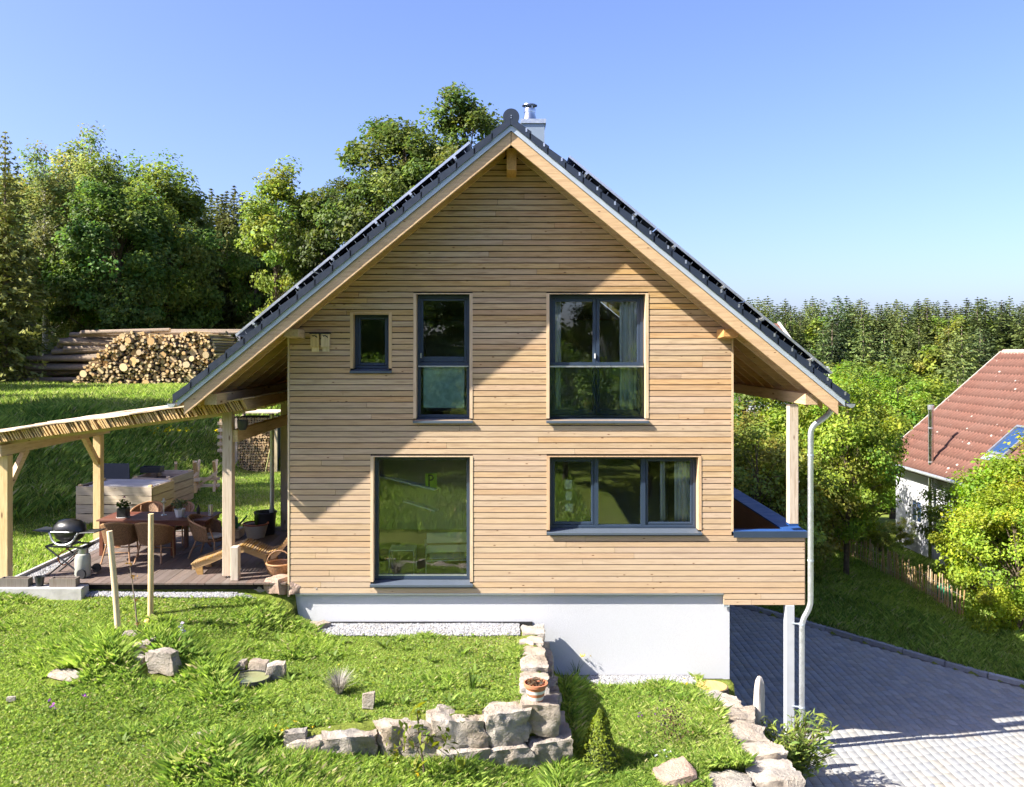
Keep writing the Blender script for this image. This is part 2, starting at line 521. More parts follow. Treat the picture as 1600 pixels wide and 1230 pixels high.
def HD(x): return -3.0 - 0.09 * (np.clip(x, 3.5, 15.0) - 5.3)
def YK(x):                                  # the kerb along the far edge of the driveway
    x = np.asarray(x, dtype=float)
    return np.where(x < 11.2, 8.97 - 0.924 * (x - 6.88), 8.97 - 0.924 * 4.32 - 0.62 * (x - 11.2))
def in_drive(x, y):
    return (y < YK(x)) & ((x > 4.12) | ((y < -3.95) & (x > 2.5 + (-3.95 - y) * 0.5)))
def wall_y(x): return -3.42 - 0.29 * (0.6 - x)

def H(x, y):
    x = np.asarray(x, dtype=float); y = np.asarray(y, dtype=float)
    yy = np.clip(y, -7, 0)
    up_l = -0.2 + 0.1 * yy + 0.07 * (fnoise(x, y, 0.6, 3) - .5)
    up_r = -0.79 + 0.005 * yy + 0.03 * (fnoise(x, y, 0.9, 5) - .5)
    a = -5.0 + 0.42 * yy; b = -3.1 + 0.1 * yy
    up = lerp(up_l, up_r, sm((x - a) / (b - a)))
    low = -1.75 + 0.21 * np.clip(0.95 - x, 0, 3.6) + 0.05 * (fnoise(x, y, 0.8, 9) - .5)
    m = np.where(x > 0.55, 1.0, sm((x + 4.9) / 2.3))
    lower = (x > 0.55) | (y < wall_y(x))
    ws = lerp(1.7, 0.03, sm((x + 5.0) / 2.3))
    front = np.where(lower, lerp(up, low, np.where(x > .55, 1.0, sm((wall_y(x) - y) / ws) * sm((x + 6.5) / 3.2))), up)
    front = np.where((x > 3.47) & (y < -.32), -2.2, front)
    front = np.where((x > 2.75) & (y < -3.36), -2.3, front)
    # behind the terrace: a bank on the left and a meadow that climbs to the forest
    u = -0.905 * (x + 11.3) + 0.26 * (y - 4.6)
    bank = 2.25 * sm(u / 4.6) * sm((y + 5) / 6)
    rise = 1.9 * sm((y - 13) / 14)
    left = -0.13 + np.maximum(bank, rise) + 0.12 * (fnoise(x, y, 0.45, 21) - .5) * sm(y / 4) + 0.012 * np.clip(y - 45, 0, 200)
    # beyond the driveway
    k = y - YK(x)
    right = HD(x) + 0.08 + 0.3 * sm(k / 3.0) + 0.1 * (fnoise(x, y, 0.7, 31) - .5)
    right = right - np.clip(0.22 * (x - 13.2), 0, 1.9) * sm(k / 4) - 1.3 * sm((y - 20) / 25) - 7.5 * sm((y - 36) / 45)
    hill = 10 * sm((y - 82) / 140) + 6 * sm((y - 230) / 200)
    right = right + hill
    back = lerp(left, right, sm((x - 1 + 0.02 * y) / 6.0))
    beside = np.where(x < 0, left, right)
    z = np.where(y < 0, lerp(front, left, sm((y + 0.0) / 0.4)), np.where(y < 9.6, beside, back))
    # behind the camera
    z = np.where(y < -7, lerp(z, -1.35 + 0.5 * (fnoise(x, y, 0.08, 40) - .5), sm((-7 - y) / 5)), z)
    z = np.where(in_drive(x, y) & (y > -14), HD(x) - 0.09, z)
    z = np.where((x > -3.8) & (x < 4.12) & (y > 0.03) & (y < 9.6), -3.4, z)
    return z

_xs = np.concatenate([np.linspace(-420, -42, 40), np.linspace(-40, -11.1, 70), np.arange(-11, 5.0, 0.11),
                      np.linspace(5.02, 16, 90), np.linspace(16.3, 60, 60), np.linspace(64, 420, 40)])
_ys = np.concatenate([np.linspace(-220, -13, 30), np.linspace(-12, -7.1, 25), np.arange(-7, 0.45, 0.11),
                      np.linspace(0.5, 20, 70), np.linspace(20.4, 60, 55), np.linspace(63, 640, 60)])
def grid_mesh(name, xs, ys, zf, mat):
    X, Y = np.meshgrid(xs, ys)
    Z = zf(X, Y)
    V = np.stack([X, Y, Z], -1).reshape(-1, 3)
    nx = len(xs); ny = len(ys)
    I = np.arange(nx * ny).reshape(ny, nx)
    F = np.stack([I[:-1, :-1], I[:-1, 1:], I[1:, 1:], I[1:, :-1]], -1).reshape(-1, 4)
    return mesh_np(name, V, [F], mat, smooth=True)
ground = tag(grid_mesh('ground', _xs, _ys, H, M['ground']), kind='structure')

# ---- driveway: a bed of sand, pavers laid on it, a kerb along its far edge
def drive_bed():
    xs = np.concatenate([np.arange(2.4, 18, 0.4)])
    mb = MB()
    for x0, x1 in zip(xs[:-1], xs[1:]):
        for (ya, yb) in ((-9.0, -3.9), (-3.9, None)):
            if x1 <= 4.13 and yb is None: continue
            xa = max(x0, 4.13) if yb is None else x0
            y1a = float(YK(xa)) if yb is None else yb
            y1b = float(YK(x1)) if yb is None else yb
            z0 = float(HD(xa)) - 0.02; z1 = float(HD(x1)) - 0.02
            mb.add([(xa, ya, z0), (x1, ya, z1), (x1, y1b, z1), (xa, y1a, z0)], [(0, 1, 2, 3)])
    return mb
driveway = drive_bed().build('driveway', M['joint'])
tag(driveway, 'grey concrete block driveway beside and under the balcony', kind='structure')

PW, PL, PG = 0.185, 0.235, 0.007
def paver_np(w, l):
    hw, hl, c = w / 2 - PG / 2, l / 2 - PG / 2, 0.008
    b = [(-hw, -hl, -.03), (hw, -hl, -.03), (hw, hl, -.03), (-hw, hl, -.03)]
    m_ = [(x, y, -c * .8) for x, y, _ in b]
    t_ = [(-hw + c, -hl + c, 0), (hw - c, -hl + c, 0), (hw - c, hl - c, 0), (-hw + c, hl - c, 0)]
    v = np.array(b + m_ + t_)
    v[:, 2] -= 0.09 * v[:, 0]
    f = [(8, 9, 10, 11)]
    for a, o in ((0, 4), (4, 8)):
        for i in range(4):
            j = (i + 1) % 4
            f.append((a + i, a + j, o + j, o + i))
    return v, np.array(f)
pv_v, pv_f = paver_np(PW, PL)
def paver_color(n, rng):
    base = np.array([0.272, 0.268, 0.256])
    k = rng.normal(1.0, 0.07, (n, 1))
    warm = rng.normal(0, 0.007, (n, 1)) * np.array([[1.2, 0.2, -1.2]])
    return np.clip(base * k + warm, 0.1, 0.6)
cells = []
for i in range(0, 72):
    x = 4.25 + i * PW
    off = (i % 3) * PL / 3.0 + 0.02 * math.sin(i * 5.1)
    j0 = int((-6.5) / PL); j1 = int(12 / PL)
    for j in range(j0, j1):
        y = j * PL + off
        if y + PL / 2 < float(YK(x)) - 0.16 and x < 17:
            cells.append((x, y))
for i in range(0, 9):                          # in front of the lower garden wall
    x = 4.25 - (i + 1) * PW
    for j in range(-28, -17):
        y = j * PL + (i % 3) * PL / 3.0
        if y < -4.1 and x > 2.6 + (-4.1 - y) * .5: cells.append((x, y))
cells = np.array(cells)
cz = HD(cells[:, 0]) + 0.004 * (RNG.random(len(cells)) - .5)
cd = cells[:, 1] + CAM_D
cpx = 790 + cells[:, 0] * FPX / cd; cpy = 548 + (CAM_Z - cz) * FPX / cd
vis = (cpx > 1215) & (cpx < 1598) & (cpy < 1228) & (cpy > 900)
order = np.argsort(np.where(vis, cd, 1e9))
single = set(order[:296].tolist())
rngp = np.random.default_rng(5)
pav_meshes = []
for k in range(14):
    o = mesh_np('paver', pv_v, [pv_f], M['paver'], np.repeat(paver_color(1, rngp), len(pv_v), 0), link_it=False)
    pav_meshes.append(o.data); bpy.data.objects.remove(o)
rest = []
for i in range(len(cells)):
    if i in single:
        inst('paver', pav_meshes[int(rngp.integers(14))], driveway, (cells[i, 0], cells[i, 1], cz[i]))
    else: rest.append(i)
rest = np.array(rest)
V = (pv_v[None] + np.stack([cells[rest, 0], cells[rest, 1], cz[rest]], -1)[:, None, :]).reshape(-1, 3)
F = (pv_f[None] + (np.arange(len(rest)) * len(pv_v))[:, None, None]).reshape(-1, 4)
tag(mesh_np('paving', V, [F], M['paver'], np.repeat(paver_color(len(rest), rngp), len(pv_v), 0), driveway), kind='stuff')

kerb = MB().box(4.4, 4.5, 11.2, 11.25, -3.3, -3.05).build('kerb', M['kerb'])
tag(kerb, 'grey concrete kerb between driveway and grass bank', kind='structure')
kx = [5.0 + i * 0.72 for i in range(15)]
for a, b in zip(kx[:-1], kx[1:]):
    p = Vector((a, float(YK(a)), float(HD(a)) - 0.02)); q = Vector((b, float(YK(b)), float(HD(b)) - 0.02))
    g = (q - p).normalized() * 0.006
    MB().beam(p + g, q - g, 0.13, 0.24).build('kerb_stone', M['kerb'], kerb, bevel=0.012)

# ------------------------------------------------------------------ the timber house
FS = FPX / CAM_D                       # pixels per metre on the facade plane
def fx(px): return (px - 790.0) / FS
def fz(py): return CAM_Z - (py - 548.0) / FS
XL, XR, XC = fx(450), fx(1145), 0.095
HOUSE_L = 9.5
OV = 0.8                               # gable overhang
APEX, SL = 7.98, 0.826                 # top of the rafters at the ridge, roof slope
EAVE = 5.72                            # half span of the roof
def roof_z(x): return APEX - SL * abs(x - XC)
SN, CS = SL / math.hypot(1, SL), 1 / math.hypot(1, SL)

house = thing('timber_house', 'large gabled house clad in pale horizontal larch boards on white plinth', 'house')

# openings: (x0, x1, z0, z1)
OPEN = {'small': (fx(552), fx(608), fz(580), fz(490)),
        'tall': (fx(650.5), fx(734), fz(658), fz(460)),
        'wide': (fx(858), fx(1008.5), fz(658), fz(460)),
        'living': (fx(583.5), fx(734.5), fz(913), fz(714)),
        'kitchen': (fx(858.5), fx(1091), fz(832), fz(714))}

# ---- front wall core with the openings left free, clad with single boards
core = MB()
zs = sorted(set([-0.22, 4.55] + [v for o in OPEN.values() for v in o[2:]]))
xs_all = sorted(set([XL + .03, XR - .03] + [v for o in OPEN.values() for v in o[:2]]))
for z0, z1 in zip(zs[:-1], zs[1:]):
    run = None
    for x0, x1 in zip(xs_all[:-1], xs_all[1:]):
        cx, cz_ = (x0 + x1) / 2, (z0 + z1) / 2
        hole = any(o[0] < cx < o[1] and o[2] < cz_ < o[3] for o in OPEN.values()) or cz_ > roof_z(cx) - .15
        if not hole:
            run = [x0, x1] if run is None else [run[0], x1]
        if hole or x1 == xs_all[-1]:
            if run: core.box(run[0], run[1], 0.004, 0.34, z0, z1)
            run = None
hw = (APEX - .16 - 4.55) / SL
for lo, hi in ((4.55, fz(460)),):
    pass
# gable above the wall plate, around the upper windows
def gable_strip(x0, x1, zlo):
    pts = [(x0, zlo)]
    pts.append((x1, zlo))
    pts.append((x1, roof_z(x1) - .16))
    if x0 < XC < x1: pts.append((XC, APEX - .16))
    pts.append((x0, roof_z(x0) - .16))
    core.prism_xz(pts, 0.004, 0.34)
zt = max(zs)
gable_strip(XC - (APEX - .16 - zt) / SL + .002, XC + (APEX - .16 - zt) / SL - .002, zt + .001)
front_wall = core.build('front_wall', M['wall_core'], house)

PITCH = 9.05 / FS
ZB = fz(927)
rb = random.Random(4)
def board(x00, x01, x10, x11, z0, z1):        # bottom left/right, top left/right
    jy = rb.uniform(-.0015, .0015)
    zf = z1 - .004
    v = [(x00, -.026 + jy, z0), (x01, -.026 + jy, z0), (x01, 0.003, z0 + .007), (x00, 0.003, z0 + .007),
         (x10, -.024 + jy, zf), (x11, -.024 + jy, zf), (x11, 0.003, z1), (x10, 0.003, z1)]
    MB().hexa(v).build('board', M['larch'], front_wall)
TR = 0.052                                    # width of the window surrounds
nrow = int((APEX - .2 - ZB) / PITCH) + 1
for i in range(-2, nrow):
    z0 = ZB + i * PITCH + .0065; z1 = ZB + (i + 1) * PITCH - .0065
    zm = (z0 + z1) / 2
    xa0 = xa1 = XL + .035; xb0 = xb1 = XR - .03
    if zm < fz(832): xb0 = xb1 = fx(1256.5)
    if i < 0: xa0 = xa1 = fx(1130)
    gl0 = XC - (APEX - .17 - z0) / SL; gl1 = XC - (APEX - .17 - z1) / SL
    if APEX - .17 <= z1 + .03: continue
    xa0 = max(xa0, gl0); xa1 = max(xa1, gl1)
    xb0 = min(xb0, 2 * XC - gl0); xb1 = min(xb1, 2 * XC - gl1)
    segs = [[(xa0, xa1), (xb0, xb1)]]
    for o in OPEN.values():
        if o[2] - .015 < zm < o[3] + .015:
            a, b = o[0] - TR, o[1] + TR
            new = []
            for (s, e) in segs:
                if s[0] < a and e[0] > b: new += [[s, (a, a)], [(b, b), e]]
                else: new.append([s, e])
            segs = new
    for s, e in segs:
        L = e[0] - s[0]
        if L < .05: continue
        cuts = []
        if L > 3.2 and rb.random() < .75: cuts.append(s[0] + L * rb.uniform(.25, .75))
        elif L > 1.4 and rb.random() < .35: cuts.append(s[0] + L * rb.uniform(.3, .7))
        pts = [s] + [(c, c) for c in cuts] + [e]
        for k in range(len(pts) - 1):
            p, q = pts[k], pts[k + 1]
            g0 = .0025 if k else 0; g1 = .0025 if k < len(pts) - 2 else 0
            board(p[0] + g0, q[0] - g1, p[1] + g0, q[1] - g1, z0, z1)
# corner trims
MB().box(XL, XL + .032, -.034, .02, ZB - .06, 4.43).build('corner_trim', M['pine_z'], house)
MB().box(XR - .028, XR + .004, -.034, .02, fz(830), 4.43).build('corner_trim', M['trim'], house)

# ---- side and back walls, floors: the house is hollow
side = MB()
side.box(XL + .03, XL + .3, .345, 1.0, -.22, 4.5).box(XL + .03, XL + .3, 3.8, HOUSE_L, -.22, 4.5).box(XL + .03, XL + .3, 1.0, 3.8, 2.25, 4.5)
side.build('side_wall', M['beam_y'], house)
MB().box(XR - .3, XR - .03, .345, HOUSE_L, -.22, 4.5).build('side_wall', M['beam_y'], house)
MB().prism_xz([(XL + .03, -.22), (XR - .03, -.22), (XR - .03, 4.5), (XC, APEX - .2), (XL + .03, 4.5)], HOUSE_L - .3, HOUSE_L).build('back_wall', M['beam_x'], house)
MB().box(XL + .3, XR - .3, .345, HOUSE_L - .3, -.21, -.01).box(XL + .3, XR - .3, .345, HOUSE_L - .3, fz(690), fz(668)).build('floor_slab', M['indoor_floor'], house)
MB().box(XL + .3, XR - .3, 4.6, 4.75, -.01, fz(690)).box(XL + .3, XR - .3, 4.2, 4.35, fz(668), 4.9)\
    .box(fx(790), fx(798), .345, 4.6, -.01, fz(690)).box(fx(785), fx(793), .345, 4.2, fz(668), 4.9)\
    .box(fx(625), fx(632), .345, 4.2, fz(668), 4.9).build('partition_wall', M['indoor'], house)
# cladding of the side walls, seen only from a step aside
MB().box(XL + .004, XL + .03, .03, 1.0, -.22, 4.5).box(XL + .004, XL + .03, 3.8, HOUSE_L, -.22, 4.5).box(XL + .004, XL + .03, 1.0, 3.8, 2.25, 4.5).build('side_cladding', M['larch'], house)
td = MB()  # glazed door added in the unseen side wall to brighten the living room
for ya, yb in ((1.0, 2.4), (2.401, 3.8)):
    td.box(XL + .12, XL + .19, ya, ya + .08, 0, 2.25).box(XL + .12, XL + .19, yb - .08, yb, 0, 2.25).box(XL + .12, XL + .19, ya + .08, yb - .08, 0, .1).box(XL + .12, XL + .19, ya + .08, yb - .08, 2.17, 2.25)
td = td.build('added_side_door', M['frame'], house)
for ya, yb in ((1.0, 2.4), (2.4, 3.8)): MB().box(XL + .15, XL + .158, ya + .07, yb - .07, .09, 2.18).build('pane', M['glass'], td)

# ---- plinth
plinth = MB().box(XL + .06, fx(1141), .05, .3, -3.3, ZB - .004).box(fx(1141) - .25, fx(1141), .3, HOUSE_L, -3.3, ZB - .004)\
    .box(XL + .06, XL + .3, .3, HOUSE_L, -3.3, ZB - .004)
plinth.build('plinth', M['plaster'], house)
MB().box(XL + .04, fx(1130), -.03, .06, ZB - .012, ZB - .004).build('drip_flashing', M['zinc_flat'], house)
MB().box(fx(505), fx(832), .018, .048, -.83, fz(972.5)).build('plinth_membrane', M['membrane'], house)
MB().box(fx(850), fx(1085), .018, .048, -1.9, fz(1056.5)).box(fx(1085), fx(1130), .016, .048, -2.0, fz(1062)).build('plinth_membrane', M['membrane'], house)

# ---- windows
def rect_frame(mb, x0, x1, z0, z1, w, y0, y1, wb=None):
    wb = w if wb is None else wb
    mb.box(x0, x0 + w, y0, y1, z0, z1); mb.box(x1 - w, x1, y0, y1, z0, z1)
    mb.box(x0 + w, x1 - w, y0, y1, z1 - w, z1); mb.box(x0 + w, x1 - w, y0, y1, z0, z0 + wb)
    return mb
YF = 0.165
def window(key, fw=.06):
    x0, x1, z0, z1 = OPEN[key]
    zs_ = z0 + .045                                   # top of the sill
    fr = rect_frame(MB(), x0 + .004, x1 - .004, zs_, z1 - .003, fw, YF, YF + .07)
    w = fr.build('window', M['frame'], house, bevel=.004)
    sl = MB()
    sl.hexa([(x0 - .055, -.075, z0 - .008), (x1 + .055, -.075, z0 - .008), (x1 + .055, YF, z0 + .03), (x0 - .055, YF, z0 + .03),
             (x0 - .055, -.075, z0 + .003), (x1 + .055, -.075, z0 + .003), (x1 + .055, YF, z0 + .041), (x0 - .055, YF, z0 + .041)])
    sl.box(x0 - .055, x1 + .055, -.079, -.074, z0 - .034, z0 + .003)
    sl.build('sill', M['sill'], w)
    tr = MB()
    tr.box(x0 - TR, x0 + .003, -.034, YF - .003, z0 + .05, z1 + .0)
    tr.box(x1 - .003, x1 + TR, -.034, YF - .003, z0 + .05, z1 + .0)
    tr.box(x0 - TR, x1 + TR, -.03, YF - .003, z1 + .001, z1 + .02)
    tr.build('surround', M['trim'], w)
    return w, (x0 + fw, x1 - fw, zs_ + fw, z1 - fw)
def pane(w, x0, x1, z0, z1, y=YF + .045, mat='glass'):
    return MB().box(x0 - .01, x1 + .01, y, y + .008, z0 - .01, z1 + .01).build('pane', M[mat], w)
def sash(w, x0, x1, z0, z1, sw=.075, wb=None):
    s = rect_frame(MB(), x0 + .004, x1 - .004, z0 + .004, z1 - .004, sw, YF + .018, YF + .075, wb).build('sash', M['frame'], w, bevel=.006)
    wb = sw if wb is None else wb
    pane(w, x0 + sw, x1 - sw, z0 + wb, z1 - sw)
    return s

w, (a, b, c, d) = window('small', .05)
tag(w, 'small square dark framed window')
sash(w, a, b, c, d, .05)
w, (a, b, c, d) = window('tall')
tag(w, 'tall narrow dark framed window with frosted lower pane')
zt_ = fz(568)
sash(w, a, b, zt_ + .02, d, .045, .1)
MB().box(a, b, YF - .005, YF + .07, zt_ - .045, zt_ + .02).build('transom', M['frame'], w)
MB().box(a - .03, b + .03, YF - .075, YF - .045, zt_ - .065, zt_ - .045).build('guard_rail', M['alu'], w)
MB().box(a + .05, b - .05, YF + .055, YF + .065, c + .12, zt_ - .075).build('frosted_panel', M['frost'], w)
pane(w, a, b, c, zt_ - .045, YF + .02, 'glass_rail')
MB().box(a + .0, a + .02, YF - .03, YF - .0, zt_ + .1, zt_ + .19).build('handle', M['alu'], w)
w, (a, b, c, d) = window('wide')
tag(w, 'wide upper window with two tall dark sashes and a glass guard')
xm = (a + b) / 2
sash(w, a, xm, c, d, .06, .085); sash(w, xm, b, c, d, .06, .085)
pane(w, a - .03, b + .03, c - .02, zt_ - .06, YF - .07, 'glass_rail')
MB().box(a - .04, b + .04, YF - .085, YF - .04, zt_ - .07, zt_ - .045).build('guard_rail', M['alu'], w)
MB().box(a - .04, b + .04, YF - .06, YF - .02, zt_ - .04, zt_ + .02).build('transom', M['frame'], w)
MB().box(xm - .035, xm - .015, YF - .02, YF + .02, zt_ + .09, zt_ + .18).build('handle', M['white'], w)
w, (a, b, c, d) = window('living', .065)
tag(w, 'big fixed living room window reflecting the green meadow')
pane(w, a, b, c + .0, d)
MB().box(a, b, YF + .005, YF + .03, c, c + .02).build('glazing_bead', M['alu'], w)
w, (a, b, c, d) = window('kitchen', .055)
tag(w, 'long low kitchen window of three dark framed panes')
x1_ = fx(930); x2_ = fx(1011)
sash(w, a, x1_, c, d, .05); 
MB().box(x1_ + .002, x1_ + .075, YF, YF + .07, c + .001, d - .001).box(x2_ - .085, x2_ - .002, YF, YF + .07, c + .001, d - .001).build('mullion', M['frame'], w)
pane(w, x1_ + .075, x2_ - .085, c, d)
sash(w, x2_, b, c, d, .045)

# ---- roof: layers along the slope, one side after the other
def slope_pt(s, x, dz):                 # s = -1 left, +1 right; x = run from the ridge
    return (XC + s * x, APEX - SL * x + dz)
def slab(mb, s, r0, r1, dz0, dz1, y0, y1):
    p = [slope_pt(s, r0, dz0), slope_pt(s, r1, dz0), slope_pt(s, r1, dz1), slope_pt(s, r0, dz1)]
    if s < 0: p = p[::-1]
    return mb.prism_xz(p, y0, y1)
YB = HOUSE_L + OV
roof = slab(slab(MB(), -1, 0.02, EAVE, .002, .045, -OV + .02, YB), 1, 0.02, EAVE, .002, .045, -OV + .02, YB).build('roof', M['soffit'], house)
body = MB()
for s in (-1, 1): slab(body, s, 0.0, EAVE + .02, .048, .125, -OV + .01, YB - .01)
body.build('underlay', M['membrane'], roof)
for s in (-1, 1):
    slab(MB(), s, 0.0, EAVE + .02, .006, .118, -OV - .028, -OV - .001).build('verge_flashing', M['zinc_flat'], roof)
# barge boards and rafters
for s in (-1, 1):
    b_ = slab(MB(), s, .004, EAVE - .08, -.235, .0, -OV + .0, -OV + .075)
    o = b_.build('barge_board', M['beam_x'], house, bevel=.004)
def rafter(s, y, r0, r1, depth=.2, w=.08, name='rafter'):
    slab(MB(), s, r0, r1, -depth, .0, y, y + w).build(name, M['beam_x'], house)
for s in (-1, 1):
    rafter(s, -.115, .1, EAVE - .1, .19, .075)
    yy = .62
    while yy < HOUSE_L + .6:
        rafter(s, yy, 3.9 if s < 0 else 3.95, EAVE - .1)
        yy += .68
# purlins
def purlin(xc, w, z0, z1, y0, y1):
    MB().hexa([(xc - w / 2, y0, z0 + .03), (xc + w / 2, y0, z0 + .03), (xc + w / 2, y1, z0), (xc - w / 2, y1, z0),
               (xc - w / 2, y0, z1), (xc + w / 2, y0, z1), (xc + w / 2, y1, z1), (xc - w / 2, y1, z1)]).build('purlin', M['beam_y'], house, bevel=.006)
purlin(XC + .01, .175, 7.34, APEX - .22, -.52, 0.0)
XP = 5.24
for s in (-1, 1):
    purlin(XC + s * 3.87, .27, roof_z(XC + 3.87) - .37, roof_z(XC + 3.87) - .202, -.5, .0)
    zr = roof_z(XC + XP) - .203
    purlin(XC + s * XP, .22, zr - .225, zr, -.62, HOUSE_L)
# tiles
CR = 0.304                                            # run of one course
rt = random.Random(8)
def tile_geo(mb, s, k, y0, y1, verge=False):
    r0, r1 = k * CR, (k + 1) * CR + .045
    a0, a1 = .21, .24                               # the lower end lies on the next tile
    slab_pts = [slope_pt(s, r0, a0 - .02), slope_pt(s, r1, a1 - .005), slope_pt(s, r1, a1 + .032), slope_pt(s, r0, a0 + .022)]
    if s < 0: slab_pts = slab_pts[::-1]
    mb.prism_xz(slab_pts, y0, y1)
    if verge:                                         # the tile turns down over the verge
        fl = [slope_pt(s, r0 + .012, .105), slope_pt(s, r1 - .012, .115), slope_pt(s, r1 - .012, a1 + .018), slope_pt(s, r0 + .012, a0 + .006)]
        if s < 0: fl = fl[::-1]
        mb.prism_xz(fl, y0 - .02, y0 - .0005)
    else:                                             # the roll of the tile
        ym = y0 + .05
        pts = [slope_pt(s, r0, a0 + .021), slope_pt(s, r1, a1 + .031), slope_pt(s, r1, a1 + .062), slope_pt(s, r0, a0 + .05)]
        if s < 0: pts = pts[::-1]
        mb.prism_xz(pts, ym - .03, ym + .03)
for s in (-1, 1):
    stuff = MB()
    for k in range(0, 19):
        mb = MB(); tile_geo(mb, s, k, -OV - .045, -OV + .22, True)
        mb.build('verge_tile', M['tile'], roof)
        # storm clip on the tile
        x, z = slope_pt(s, (k + .86) * CR, .25)
        if s > 0: MB().cbox((x, -OV - .068, z - .03), (.03, .004, .06)).build('tile_clip', M['alu'], roof)
        for j in range(33):
            y0 = -OV + .222 + j * .325
            tile_geo(stuff, s, k, y0, y0 + .322)
    tag(stuff.build('roof_tiles', M['tile'], roof), kind='stuff')
    # wire bird guards / snow stops are thin bright hooks along the edge of the panels
# ridge
rd = MB()
for j in range(30):
    y0 = -OV - .03 + j * .385
    rd.tube([(XC, y0, APEX + .235), (XC, y0 + .4, APEX + .235)], [.135, .125], 14)
rd.build('ridge_tiles', M['tile'], roof, smooth=True)
cap = MB().cyl((XC, -OV - .062, APEX + .235), (XC, -OV - .031, APEX + .235), .142, .142, 28).build('ridge_cap', M['tile'], roof, smooth=True)
for dz in (.02, -.02):
    MB().cyl((XC, -OV - .07, APEX + .235 + dz), (XC, -OV - .0625, APEX + .235 + dz), .009, .009, 8).build('screw', M['alu'], cap)

# solar panels on both slopes
PVL, PVW = 1.72, 1.0
pv_cell = MB().box(-PVW / 2 + .03, PVW / 2 - .03, -PVL / 2 + .03, PVL / 2 - .03, .0, .034).mesh('solar_panel', M['pv'])
fr = MB()
fr.box(-PVW / 2, -PVW / 2 + .03, -PVL / 2, PVL / 2, -.002, .04).box(PVW / 2 - .03, PVW / 2, -PVL / 2, PVL / 2, -.002, .04)
fr.box(-PVW / 2 + .03, PVW / 2 - .03, -PVL / 2, -PVL / 2 + .03, -.002, .04).box(-PVW / 2 + .03, PVW / 2 - .03, PVL / 2 - .03, PVL / 2, -.002, .04)
pv_frame = fr.mesh('panel_frame', M['alu'])
TH = math.atan(SL)
for s in (-1, 1):
    # local axes of a panel: x along the house (y), y down the slope, z out of the roof
    dn = Vector((s * CS, 0, -SN)); out = Vector((s * SN, 0, CS)); al = dn.cross(out)
    rot = Matrix((al, dn, out)).transposed().to_euler()
    r_first = .58 if s < 0 else .88
    pf = 1.04 if s < 0 else 1.17
    n_rows = 3
    for rr in range(n_rows):
        for j in range(8):
            run = r_first + (rr + .5) * (PVL * pf + .02) * CS
            x, z = slope_pt(s, run, .24)
            pos = Vector((x, -.3 + PVW / 2 + j * (PVW + .02), z)) + out * .215
            p = inst('solar_panel', pv_cell, house, pos, rot, (1, pf, 1))
            inst('panel_frame', pv_frame, p)
    rl = MB()
    for rr in range(n_rows):
        for q in (.22, .78):
            run = r_first + (rr + q) * (PVL * pf + .02) * CS
            x, z = slope_pt(s, run, .24)
            p0 = Vector((x, -.36, z)) + out * .185
            rl.beam(p0, p0 + Vector((0, 8.3, 0)), .045, .05, out)
            for yq in (-.28, .6, 1.6, 2.8, 4, 5.2, 6.4, 7.6):
                rl.beam(Vector((x, yq, z)) - out * .0, Vector((x, yq, z)) + out * .19, .012, .04, dn)
    rl.build('panel_rail', M['alu'], house)
    # thin wire hooks standing along the panel edge
    hk = MB()
    x_run = r_first
    while x_run < r_first + n_rows * (PVL * pf + .02) * CS - .05:
        x, z = slope_pt(s, x_run, .26)
        hk.beam((x, -.315, z - .02), (x + s * SN * .16, -.315, z + CS * .16), .0045, .0045, dn)
        x_run += .15
    for kk in range(int(n_rows * (PVL * pf + .02) * CS / CR)):
        xa, za = slope_pt(s, r_first + kk * CR, .275); xb_, zb_ = slope_pt(s, r_first + (kk + .95) * CR, .295)
        hk.beam((xa, -.32, za), (xb_, -.32, zb_), .005, .005)
    hk.build('bird_guard', M['alu'], house)

# gutters and the right downpipe
for s in (-1, 1):
    gx = XC + s * (EAVE + .12); gz = roof_z(XC + EAVE) + .03
    mb = MB(); n = 10; r = .068
    prof = [(gx + r * math.cos(math.pi + math.pi * i / n), gz + r * math.sin(math.pi + math.pi * i / n)) for i in range(n + 1)]
    prof_in = [(gx + (r - .006) * math.cos(math.pi + math.pi * i / n), gz + .001 + (r - .006) * math.sin(math.pi + math.pi * i / n)) for i in range(n + 1)]
    poly = prof + prof_in[::-1]
    b0 = len(mb.v)
    for y in (-OV - .05, YB):
        for x, z in poly: mb.v.append((x, y, z))
    N = len(poly)
    for i in range(N):
        j = (i + 1) % N
        mb.f.append((i, j, N + j, N + i))
    for i in range(n):
        mb.f.append((i, N - 1 - i, N - 2 - i, i + 1)); mb.f.append((N + i, N + i + 1, 2 * N - 2 - i, 2 * N - 1 - i))
    mb.prism_xz(prof, -OV - .056, -OV - .0505)
    mb.build('gutter', M['zinc'], house, smooth=True)
def arc(p, q, r_, n=6):   # smooth a polyline corner
    return [p + (q - p) * (i / n) for i in range(n + 1)]
def smooth_path(pts, rad=.12, n=6):
    pts = [Vector(p) for p in pts]; out = [pts[0]]
    for i in range(1, len(pts) - 1):
        a = pts[i] + (pts[i - 1] - pts[i]).normalized() * min(rad, (pts[i - 1] - pts[i]).length * .5)
        b = pts[i] + (pts[i + 1] - pts[i]).normalized() * min(rad, (pts[i + 1] - pts[i]).length * .5)
        for k in range(n + 1):
            t = k / n
            out.append(a * (1 - t) ** 2 + pts[i] * 2 * t * (1 - t) + b * t * t)
    out.append(pts[-1]); return out
xd = fx(1263.5)
